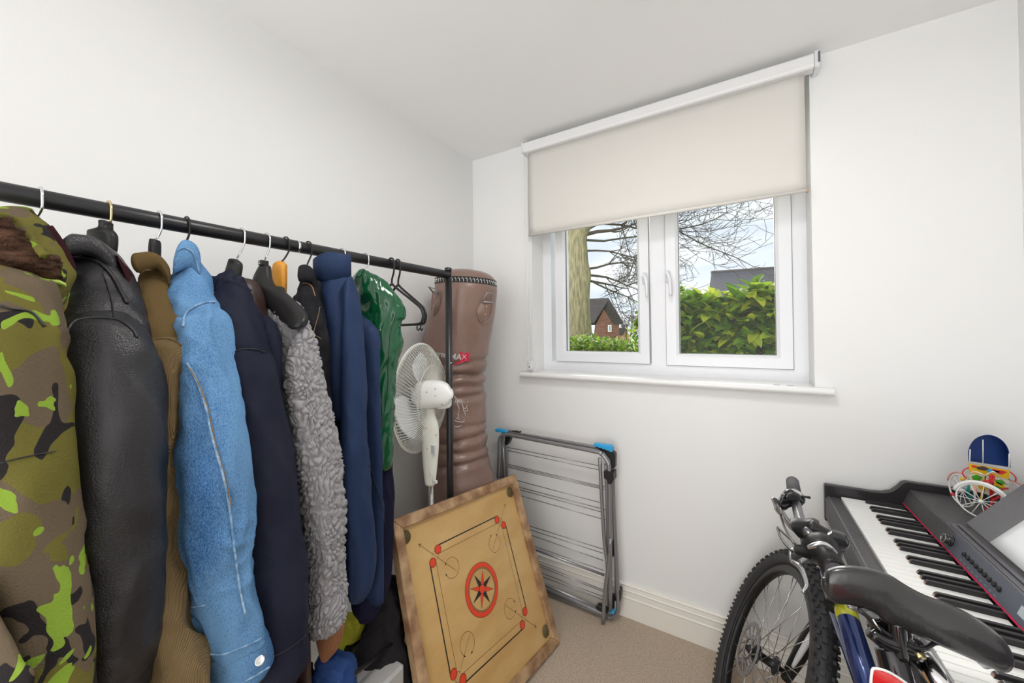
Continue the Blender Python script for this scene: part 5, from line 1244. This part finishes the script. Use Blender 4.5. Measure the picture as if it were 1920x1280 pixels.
pb = panel([(1817, 889), (1892, 900), (1890, 920), (1862, 930), (1820, 918)], mCr, 'seat_panel', 1.656)
for pts, mt in (([(1822, 893), (1832, 890), (1842, 894), (1836, 902), (1825, 899)], mGr), ([(1866, 899), (1878, 900), (1886, 905), (1878, 910), (1868, 905)], mGr), ([(1834, 908), (1842, 904), (1852, 906), (1856, 914), (1846, 920), (1836, 916)], mYl), ([(1856, 904), (1870, 903), (1884, 911), (1886, 918), (1874, 912), (1860, 909)], mYl), ([(1858, 910), (1870, 910), (1880, 917), (1876, 922), (1866, 921), (1858, 916)], mGr)):
    panel(pts, mt, 'painted_leaf', 1.653, .003, pb)
# wheels
def toy_wheel(c, R_, nrm_, nm, ns=11, seg=(0, 2*pi)):
    o = MB().torus(c, nrm_, R_, .0022, n=48, k=8).build(nm, mWw, rw); mb = MB(); a, b, d = frame_of(nrm_)
    for k in range(ns): t = 2*pi*k/ns+.3; mb.tube([c, c+R_*(cos(t)*a+sin(t)*b)], .0011, n=5)
    mb.lathe(c-d*.006, d, [(0, .0001), (0, .005), (.012, .005), (.012, .0001)], n=12); mb.build('spokes', mWw, o); return o
fwc = at(1840, 953, Y=1.615); vd = unit((EYE-fwc)*V(1, 1, 0))
vd = unit(vd+V(-.25, 0, 0)); fwc[2] = .8185+.0475+.0022
toy_wheel(fwc, .0475, vd, 'front_wheel')
a, b, d = frame_of(vd); mb = MB(); pts = []
for t in np.linspace(radians(-5), radians(165), 20): pts.append(fwc+.0535*(cos(t)*(-a)*-1+sin(t)*b))
mb.tube(pts, .0028, n=8, flat=1.6); mb.build('mudguard', mWw, rw)
for cx_, cy_, Yc in ((1803, 915, 1.70), (1903, 902, 1.68)):
    c = at(cx_, cy_, Y=Yc); c[2] = .8185+.046+.0022; 
    toy_wheel(c, .046, unit(V(1, .25, 0)), 'rear_wheel'); 
    pts = [c+.053*(cos(t)*unit(V(-.25, 1, 0))+sin(t)*V(0, 0, 1)) for t in np.linspace(.2, 2.9, 16)]; MB().tube(pts, .0026, n=8).build('mudguard', mPk2, rw)
mb = MB(); hd = T_(1846, 892, 1.63)
mb.tube([T_(1818, 888, 1.645), T_(1828, 884, 1.62), T_(1840, 888, 1.61), hd], .0016, n=6, smooth_path=4); mb.tube([hd, T_(1862, 884, 1.60), T_(1872, 892, 1.62), T_(1888, 908, 1.65)], .0016, n=6, smooth_path=4); mb.build('handlebar', mWw, rw)
mb = MB(); pts = [hd]; 
for k in range(60):
    t = k/59; p = hd*(1-t)+fwc*t; pts.append(p+V(.0022*cos(k*1.6), 0, .0022*sin(k*1.6)))
mb.tube(pts, .0011, n=5); mb.build('striped_fork', mYl, rw)
MB().tube([hd+V(.003, .003, 0), fwc+V(.003, .003, 0)], .0018, n=6).build('fork_core', mDr, rw)
mb = MB(); mb.tube([T_(1843, 901, 1.62), T_(1852, 902, 1.62), T_(1858, 903, 1.62), T_(1863, 898, 1.62), T_(1861, 890, 1.62), T_(1857, 893, 1.62), T_(1856, 902, 1.62)], .003, n=8, smooth_path=4); mb.build('saddle', mRedw, rw)
mb = MB()
for a, b in (((1857, 903), (1858, 945)), ((1862, 903), (1860, 948)), ((1858, 940), (1880, 925)), ((1845, 957), (1875, 930)), ((1862, 920), (1890, 915))): mb.tube([T_(*a, 1.63), T_(*b, 1.65)], .0022, n=6)
mb.build('red_frame', mRedw, rw)
mb = MB()
for a, b in (((1818, 887), (1816, 935)), ((1826, 905), (1826, 932)), ((1826, 905), (1852, 899)), ((1816, 930), (1854, 940)), ((1818, 898), (1812, 925)), ((1852, 899), (1854, 945)), ((1854, 930), (1893, 898))): mb.tube([T_(*a, 1.66), T_(*b, 1.66)], .0018, n=6)
mb.build('teal_frame', mTeal, rw)
MB().tube([T_(1818, 876, 1.66), T_(1808, 880, 1.65), T_(1805, 888, 1.65), T_(1812, 897, 1.65)], .0016, n=6, smooth_path=4).build('side_rail', mRedw, rw)
MB().tube([T_(1894, 884, 1.66), T_(1904, 894, 1.65), T_(1904, 902, 1.65)], .0016, n=6, smooth_path=4).build('side_rail', mRedw, rw)
p = fwc-frame_of(vd)[0]*.055; MB().sphere(p, .005, n=8).build('reflector', mRedw, rw)
MB().sphere(T_(1805, 898, 1.66), .006, n=8).build('lamp', mYl, rw)

# ================================================================ BICYCLE
WC, WN, WU, WF = V(.0584, 1.4372, .319), unit([-.9106, -.119, .3958]), unit([.3925, .0513, .9183]), unit([.1296, -.9916, 0])
bk = thing('bicycle', 'blue mountain bike leaning on the piano with its handlebar turned sideways', 'bicycle', (.06, .9, 0))
mSeat = mat('saddle_vinyl', (.018, .017, .018), .24, bump=(60, .08), spec=.8); mFrB = mat('metallic_blue', (.012, .035, .16), .18, .5, coat=1); mFrY = mat('yellow_band', (.50, .50, .02), .25, coat=1); mGlB = mat('gloss_black_alloy', (.015, .014, .016), .12, .3, coat=.6)
def wheel(c, n_, u_, f_, disc_side=1, full=True):
    o = MB().lathe(c-n_*.013, n_, [(0, .272), (0, .294), (.003, .296), (.023, .296), (.026, .294), (.026, .272), (.022, .268), (.004, .268), (0, .272)], n=96).build('wheel_rim', m_blackpl, bk)
    mb = MB(); R0, r0 = .318, .0255; n = 120
    mb.torus(c, n_, R0, r0, n=n, k=16)
    a, b, d = frame_of(n_)
    for k in range(n//2*1):
        for row, (ps, ln, wd) in enumerate(((0, .010, .006), (.5, .009, .006), (-.5, .009, .006), (.95, .009, .005), (-.95, .009, .005), (1.3, .007, .004), (-1.3, .007, .004))):
            t = 2*pi*(k+(.5 if row in (1, 2, 5, 6) else 0))/(n//2); e = cos(t)*a+sin(t)*b; tg_ = -sin(t)*a+cos(t)*b
            nn = e*cos(ps)+d*sin(ps); ss = -e*sin(ps)+d*cos(ps); q = c+e*R0+nn*(r0+.001)
            if row == 0: q = q+ss*(.004 if k % 2 else -.004)
            mb.box((-1, -1, -1), (1, 1, 1), M=lambda v: np.array([q+tg_*(ln*.5*w_[0])+ss*(wd*w_[1])*(1-.15*(w_[2] > 0))+nn*(.0032*w_[2]+.001) for w_ in v]))
    mb.build('tyre', m_rub, o)
    mb = MB(); mb.lathe(c-n_*.052, n_, [(0, .0001), (0, .006), (.006, .0075), (.02, .010), (.020, .027), (.024, .027), (.026, .014), (.05, .012), (.074, .014), (.076, .030), (.080, .030), (.082, .02), (.10, .012), (.11, .006), (.11, .0001)], n=28); mb.build('hub', m_blackpl, o)
    # brake disc with drilled holes look: outer ring, inner spider arms
    dc = c+n_*.050; mb = MB(); a, b, d = frame_of(n_); N = 90; G = []
    for rr in (.066, .079):
        pass
    vs = []; fs = []
    for k in range(N):
        t = 2*pi*k/N; w = .0015*sin(k*2*pi/5)
        for rr, h in ((.0655, -.0009), (.080+w, -.0009), (.080+w, .0009), (.0655, .0009)): vs.append(dc+rr*(cos(t)*a+sin(t)*b)+d*h)
    fs = [(k*4+j, k*4+(j+1) % 4, ((k+1) % N)*4+(j+1) % 4, ((k+1) % N)*4+j) for k in range(N) for j in range(4)]; mb.add(vs, fs, False)
    for k in range(12): t = 2*pi*k/12; mb.tube([dc+.028*(cos(t-.5)*a+sin(t-.5)*b), dc+.067*(cos(t)*a+sin(t)*b)], .0022, n=5)
    mb.torus(dc, n_, .028, .003, n=32, k=6); 
    for k in range(45):
        t = 2*pi*k/45; mb.sphere(dc+(.0725+.003*(k % 3-1))*(cos(t)*a+sin(t)*b)+d*.001, .0016, n=6)
    mb.build('brake_disc', mat('disc_steel', (.25, .24, .25), .35, .9), o)
    ns = 32
    for k in range(ns if full else 0):
        sd_ = 1 if k % 2 else -1; t = 2*pi*k/ns; tw = (1 if (k//2) % 2 else -1)*1.15
        p0 = c+n_*(.027*sd_+0)+.028*(cos(t+tw)*a+sin(t+tw)*b); p1 = c+n_*.004*sd_+.270*(cos(t)*a+sin(t)*b)
        MB().tube([p0, p1], .0011, n=5).build('spoke', m_spoke, o)
    return o
wheel(WC, WN, WU, WF)
WC2 = WC+V(.20, -1.04, 0)
wheel(WC2, WN, WU, WF, full=True)
def bz(x, y, z=.90): return at(x, y, Z=z)
# fork leg seen through the spokes, crown and brake arm
A = WC-WN*.066; Bq = A+WU*.33+WF*.02
mb = MB(); mb.tube([A-WU*.02, A+WU*.05, A+WU*.15, Bq, Bq+WU*.09], [.014, .018, .021, .018, .014], n=18, smooth_path=4); fl = mb.build('fork_leg', m_blackpl, bk)
sv = unit((EYE-(A+WU*.12))); MB().tube([A+WU*.03+sv*.021, A+WU*.08+sv*.024, A+WU*.17+sv*.024, A+WU*.2+sv*.021], [.004, .0075, .0075, .004], n=10, smooth_path=3).build('white_decal', mat('decal_white', (.7, .7, .72), .3), fl)
hs0, hs1 = bz(1552, 1040, .86), bz(1562, 1120, .70)
MB().tube([hs0, hs1], .018, n=24).build('head_tube', mFrB, bk)
MB().tube([Bq+WU*.08, hs1-V(0, 0, .02)], .019, n=16).build('fork_crown', m_blackpl, bk)
mb = MB(); band(mb, [(1482, 1028, 1484, 1054), (1492, 1026, 1494, 1056), (1506, 1034, 1507, 1056), (1520, 1040, 1521, 1054)], D=(bz(1495, 1040, .70)-EYE)@FW, b=.012, n=20, pw=3); mb.build('brake_bridge', m_silver, bk)
MB().tube([bz(1486, 1052, .69), bz(1500, 1062, .69), bz(1509, 1080, .68), bz(1513, 1098, .67), bz(1505, 1110, .66)], [.006, .007, .006, .005, .004], n=12, smooth_path=4).build('brake_arm', m_silver, bk)
MB().tube([bz(1500, 1052, .705), bz(1520, 1045, .71)], .006, n=10).build('brake_bolt', m_greyst, bk)
# handlebar running away from the camera
barp = [bz(1486, 903), bz(1490, 930), bz(1500, 975), bz(1515, 1000, .90), bz(1534, 1022, .88), bz(1550, 1044, .87), bz(1564, 1068, .865), bz(1576, 1090, .86)]
MB().tube([barp[0], barp[1]], [.0165, .0172], n=20).build('grip', mat('grip_rubber', (.05, .047, .05), .8, bump=(150, .5)), bk)
MB().sphere(barp[0], .0162, n=16).build('grip_end', mat('grip_rubber', (0, 0, 0)), bk)
MB().tube(barp[1:6], [.011, .011, .012, .0155, .0125], n=20, smooth_path=4).build('handlebar', mat('bar_metal', (.16, .16, .17), .22, .8), bk)
MB().tube(barp[5:], [.0165, .0168, .0168], n=20).build('grip', MATS['grip_rubber'], bk)
Dsh = (bz(1482, 938)-EYE)@FW
mb = MB(); band(mb, [(1461, 934, 1463, 948), (1468, 922, 1469, 956), (1480, 916, 1481, 950), (1492, 917, 1493, 948), (1502, 924, 1503, 947), (1507, 930, 1508, 941)], D=Dsh, b=.02, n=32, sub=5, disp=lambda p, t, th: .002*nz3(p, 90)); sp = mb.build('shifter', mGlB, bk)
mb = MB(); band(mb, [(1475, 929, 1475, 934), (1478, 925, 1478, 938), (1487, 923, 1487, 939.5), (1496, 925, 1496, 938), (1500, 929, 1500, 934)], D=Dsh-.022, b=.006, n=28, sub=5); mb.build('gear_display', m_blackgl, sp)
MB().tube([at(1498, 930, D=Dsh-.01), at(1508, 931, D=Dsh-.01), at(1518, 932.5, D=Dsh-.01)], [.003, .0025, .004], n=8).build('shift_lever', m_blackpl, sp)
mb = MB(); band(mb, [(1484, 917, 1491, 918), (1490, 922, 1500, 922), (1497, 926, 1504, 928)], D=Dsh-.021, b=.003, n=12); mb.build('shifter_sticker', mat('sticker_white', (.65, .6, .6), .3), sp)
mb = MB(); band(mb, [(1446, 936, 1451, 931), (1450, 946, 1464, 938), (1452, 955, 1468, 946), (1458, 963, 1466, 958)], D=Dsh+.01, b=.006, n=16); mb.build('brake_lever', m_silver, bk)
MB().tube([at(1462, 948, D=Dsh), at(1470, 968, D=Dsh), at(1482, 985, D=Dsh), at(1492, 997, D=Dsh)], [.004, .0075, .008, .004], n=10, smooth_path=4).build('brake_lever', m_silver, bk)
for pts in ([(1463, 940), (1461, 955), (1470, 985), (1480, 1005), (1490, 1022)], [(1458, 988), (1468, 998), (1484, 1012), (1498, 1024)], [(1458, 990), (1463, 1006), (1474, 1022), (1486, 1034)], [(1502, 1000), (1508, 1012), (1514, 1024)]):
    MB().tube([bz(*p, .86) for p in pts], .0026, n=8, smooth_path=5).build('cable', m_blackpl, bk)
# stem clamp, stem, headset cap
Dst = (bz(1515, 990)-EYE)@FW
mb = MB(); band(mb, [(1484, 975, 1486, 990), (1494, 974, 1498, 1004), (1510, 974, 1508, 1008), (1524, 972, 1520, 1006), (1532, 976, 1530, 998)], D=Dst, b=.02, n=28, sub=5, pw=3); mb.build('stem_clamp', m_blackpl, bk)
MB().tube([at(1516, 982, D=Dst-.01), at(1534, 995, D=Dst-.02), at(1552, 1005, D=Dst-.03), at(1568, 1012, D=Dst-.03)], [.014, .015, .016, .018], n=18, smooth_path=3).build('stem', m_blackpl, bk)
mb = MB(); band(mb, [(1553, 998, 1555, 1018), (1562, 995, 1563, 1028), (1574, 998, 1574, 1034), (1586, 1004, 1584, 1032), (1591, 1012, 1588, 1026)], D=Dst-.04, b=.02, n=28, sub=5, pw=2.6); mb.build('headset_cap', m_blackgl, bk)
# near gear shifter: black cone with pale top edge
Dn = (barp[5]-EYE)@FW
MB().lathe(barp[4]*.45+barp[5]*.55, barp[6]-barp[4], [(-.035, .012), (-.033, .030), (-.012, .036), (.006, .034), (.022, .024), (.030, .0235), (.046, .0225), (.05, .019)], n=36, caps=True).build('twist_shifter', m_blackpl, bk)
mb = MB()
for k in range(3):
    p = at(1551+k*3.4, 1043+k*3.5, D=Dn-.052); mb.tube([p, p+RT*.008-UP*.0006], .0011, n=5)
mb.build('gear_marks', mat('mark_dark', (.005, .005, .005), .5), bk)
mb = MB(); band(mb, [(1488, 1024, 1490, 1032), (1500, 1024, 1504, 1040), (1515, 1024, 1520, 1046), (1532, 1024, 1534, 1050)], D=Dn+.02, b=.014, n=24, sub=4, pw=2.6); mb.build('lever_body', m_blackpl, bk)
MB().tube([at(1515, 1025, D=Dn-.01), at(1530, 1020, D=Dn-.02), at(1546, 1020, D=Dn-.025), at(1558, 1027, D=Dn-.03), at(1568, 1036, D=Dn-.03)], [.003, .0045, .005, .0045, .003], n=10, smooth_path=4).build('pale_cover', m_silver, bk)
mb = MB(); p = at(1515, 1027, D=Dn+.0); mb.tube([p, at(1530, 1024, D=Dn-.01)], .0028, n=8); mb.build('maker_plate', mat('red_grey', (.4, .25, .25), .4), bk)
# frame tubes
P1, P2 = bz(1575, 1112, .70), bz(1628, 1282, .645); dT = unit(P2-P1); ST = P1+dT*.40
MB().tube([P1, P1+dT*.02, ST], [.0215, .0215, .0225], n=28).build('top_tube', mFrB, bk)
q = bz(1580, 1128, .70); q2 = bz(1588, 1154, .695); MB().tube([P1+dT*((q-P1)@dT), P1+dT*((q2-P1)@dT)], .0219, n=28).build('yellow_band', mFrY, bk)
BB = V(.325, .84, .27); MB().tube([P1-V(0, 0, .05), BB], .024, n=24).build('down_tube', mFrB, bk)
MB().tube([BB-WN*.04, BB+WN*.04], .024, n=20).build('bottom_bracket', m_blackpl, bk)
MB().tube([BB, ST, ST+unit(ST-BB)*.05], .018, n=20).build('seat_tube', mFrB, bk)
for s_ in (-1, 1):
    MB().tube([BB+WN*.03*s_, WC2+WN*.062*s_], .010, n=12).build('chain_stay', mFrB, bk); MB().tube([ST+WN*.016*s_, WC2+WN*.062*s_], .009, n=12).build('seat_stay', mFrB, bk)
    cr_ = BB+WN*.055*s_; e_ = cr_+unit(V(0, -.8*s_, -.35*s_))*.165; MB().tube([cr_, e_], [.012, .009], n=12).build('crank', m_silver, bk)
    pdl = MB(); pdl.box(e_-V(.04 if s_ > 0 else .0, .035, .012), e_+V(.0 if s_ > 0 else .04, .035, .012), .006); pdl.build('pedal', m_blackpl, bk)
cr_ = BB-WN*.05; mb = MB(); mb.torus(cr_, WN, .085, .003, n=60, k=6); 
for k in range(5): t = 2*pi*k/5; a, b, d = frame_of(WN); mb.tube([cr_, cr_+.085*(cos(t)*a+sin(t)*b)], .005, n=6)
mb.build('chainring', m_greyst, bk)
# saddle, side on
def satD(x): return .700-.09*(x-1546)/340
rows = [(1547, 1082, 1547, 1110), (1551, 1070, 1553, 1122), (1568, 1063, 1568, 1129), (1600, 1062, 1594, 1132), (1640, 1069, 1634, 1144), (1672, 1080, 1658, 1166), (1704, 1100, 1690, 1176), (1740, 1119, 1722, 1188), (1785, 1136, 1765, 1206), (1830, 1158, 1808, 1226), (1862, 1180, 1842, 1241), (1878, 1202, 1862, 1248), (1884, 1224, 1874, 1247)]
mb = MB(); wv = [.016, .022, .026, .030, .034, .038, .044, .052, .060, .064, .062, .052, .034]
L_, R2_, B_ = [], [], []
rr = [(q[0], q[1], q[2], q[3], satD((q[0]+q[2])/2), w_*.55) for q, w_ in zip(rows, wv)]
def band_D(mb, rows, n=48, sub=8, pw=2.5):
    L = []; R_ = []; B_ = []
    for q in rows:
        d = q[4]; L.append(EYE+ray(q[0], q[1])*d); R_.append(EYE+ray(q[2], q[3])*d); B_.append([q[5]])
    L, R_, B_ = cat(L, sub, R_, B_); C_ = (L+R_)/2; A_ = (R_-L)/2; G = []; th = np.arange(n)*2*pi/n
    ax_ = unit(C_[-1]-C_[0])
    for i in range(len(C_)):
        v = np.cross(ax_, unit(A_[i])); v = unit(v); ct = np.sign(np.cos(th))*np.abs(np.cos(th))**(2/pw); st = np.sign(np.sin(th))*np.abs(np.sin(th))**(2/pw)
        G.append(C_[i]+ct[:, None]*A_[i]+st[:, None]*v*B_[i][0])
    G = np.array(G); g0 = [G[0].mean(0)+(G[0]-G[0].mean(0))*k-ax_*(.006*sqrt(1-k*k)) for k in (.3, .7, .92)]; g1 = [G[-1].mean(0)+(G[-1]-G[-1].mean(0))*k+ax_*(.005*sqrt(1-k*k)) for k in (.92, .7, .3)]
    mb.grid(np.concatenate([g0, G, g1]))
band_D(mb, rr); mb.build('saddle', mSeat, bk)
# rails, clamp and chrome post
def sp_(x, y, dd=0): return at(x, y, D=satD(x)+dd)
MB().tube([sp_(1590, 1135, .02), sp_(1640, 1160, .02), sp_(1700, 1180, .015), sp_(1760, 1205, .015), sp_(1820, 1230, .01), sp_(1860, 1240, .01)], .0036, n=10, smooth_path=4).build('saddle_rail', m_greyst, bk)
MB().tube([sp_(1610, 1140, -.01), sp_(1660, 1185, -.01), sp_(1725, 1215, -.01), sp_(1762, 1205, 0), sp_(1835, 1237, 0)], .0034, n=10, smooth_path=4).build('saddle_rail', m_blackgl, bk)
mb = MB(); band(mb, [(1828, 1226, 1832, 1236), (1842, 1228, 1846, 1250), (1860, 1236, 1860, 1250), (1872, 1242, 1870, 1248)], D=.63, b=.012, n=16); mb.build('rail_bracket', m_silver, bk)
mb = MB(); band(mb, [(1622, 1148, 1634, 1152), (1630, 1160, 1690, 1156), (1632, 1180, 1700, 1178), (1640, 1200, 1722, 1198), (1655, 1220, 1728, 1222), (1670, 1236, 1712, 1234)], D=.685, b=.020, n=40, sub=7, disp=lambda p, t, th: .006*noise.noise(Vector((p[0]*60, p[1]*60, p[2]*60)))); cl = mb.build('seat_clamp', mGlB, bk)
MB().tube([at(1632, 1185, D=.665), at(1655, 1200, D=.66), at(1690, 1212, D=.655), at(1722, 1226, D=.65)], [.010, .012, .013, .012], n=16, smooth_path=3).build('clamp_barrel', mGlB, cl)
MB().tube([at(1680, 1160, D=.66), at(1684, 1200, D=.655), at(1690, 1235, D=.65)], [.013, .012, .010], n=16, smooth_path=3).build('clamp_yoke', mGlB, cl)
MB().tube([at(1636, 1160, D=.66), at(1656, 1190, D=.655)], .0016, n=8).build('clamp_pin', m_chrome, cl)
MB().tube([at(1718, 1227, D=.64), at(1731, 1230, D=.64)], .005, n=12).build('clamp_bolt', m_brass, cl)
MB().tube([at(1665, 1215, D=.67), at(1675, 1240, D=.66), at(1690, 1300, D=.64)], [.020, .022, .024], n=20, smooth_path=3).build('post_head', mGlB, bk)
MB().tube([at(1725, 1222, D=.67), at(1768, 1290, D=.64), at(1800, 1345, D=.62)], [.0175, .0185, .019], n=28).build('seat_post', m_chrome, bk)
MB().tube([at(1690, 1215, D=.66), at(1718, 1255, D=.64), at(1745, 1290, D=.625)], .0022, n=8).build('cable', m_blackpl, bk)
# red rear reflector
dz = .60; P = [at(x, y, D=.56) for x, y in [(1634, 1256), (1643, 1252), (1664, 1258), (1688, 1272), (1712, 1290), (1700, 1335), (1640, 1335), (1631, 1290)]]
o = MB().prism(P[::-1], unit(ray(1665, 1290))*.02).build('rear_reflector', m_red, bk); bv = o.modifiers.new('bevel', 'BEVEL'); bv.width = .003; bv.segments = 3
MB().tube([P[7]-FW*.001, P[0]-FW*.001, P[1]-FW*.001, P[2]-FW*.001, P[3]-FW*.001, P[4]-FW*.001], .0018, n=8, smooth_path=3).build('reflector_rim', m_white, o)

# ---------------------------------------------------------------- tidy the helper properties
for o in ALL:
    if '_o' in o: del o['_o']
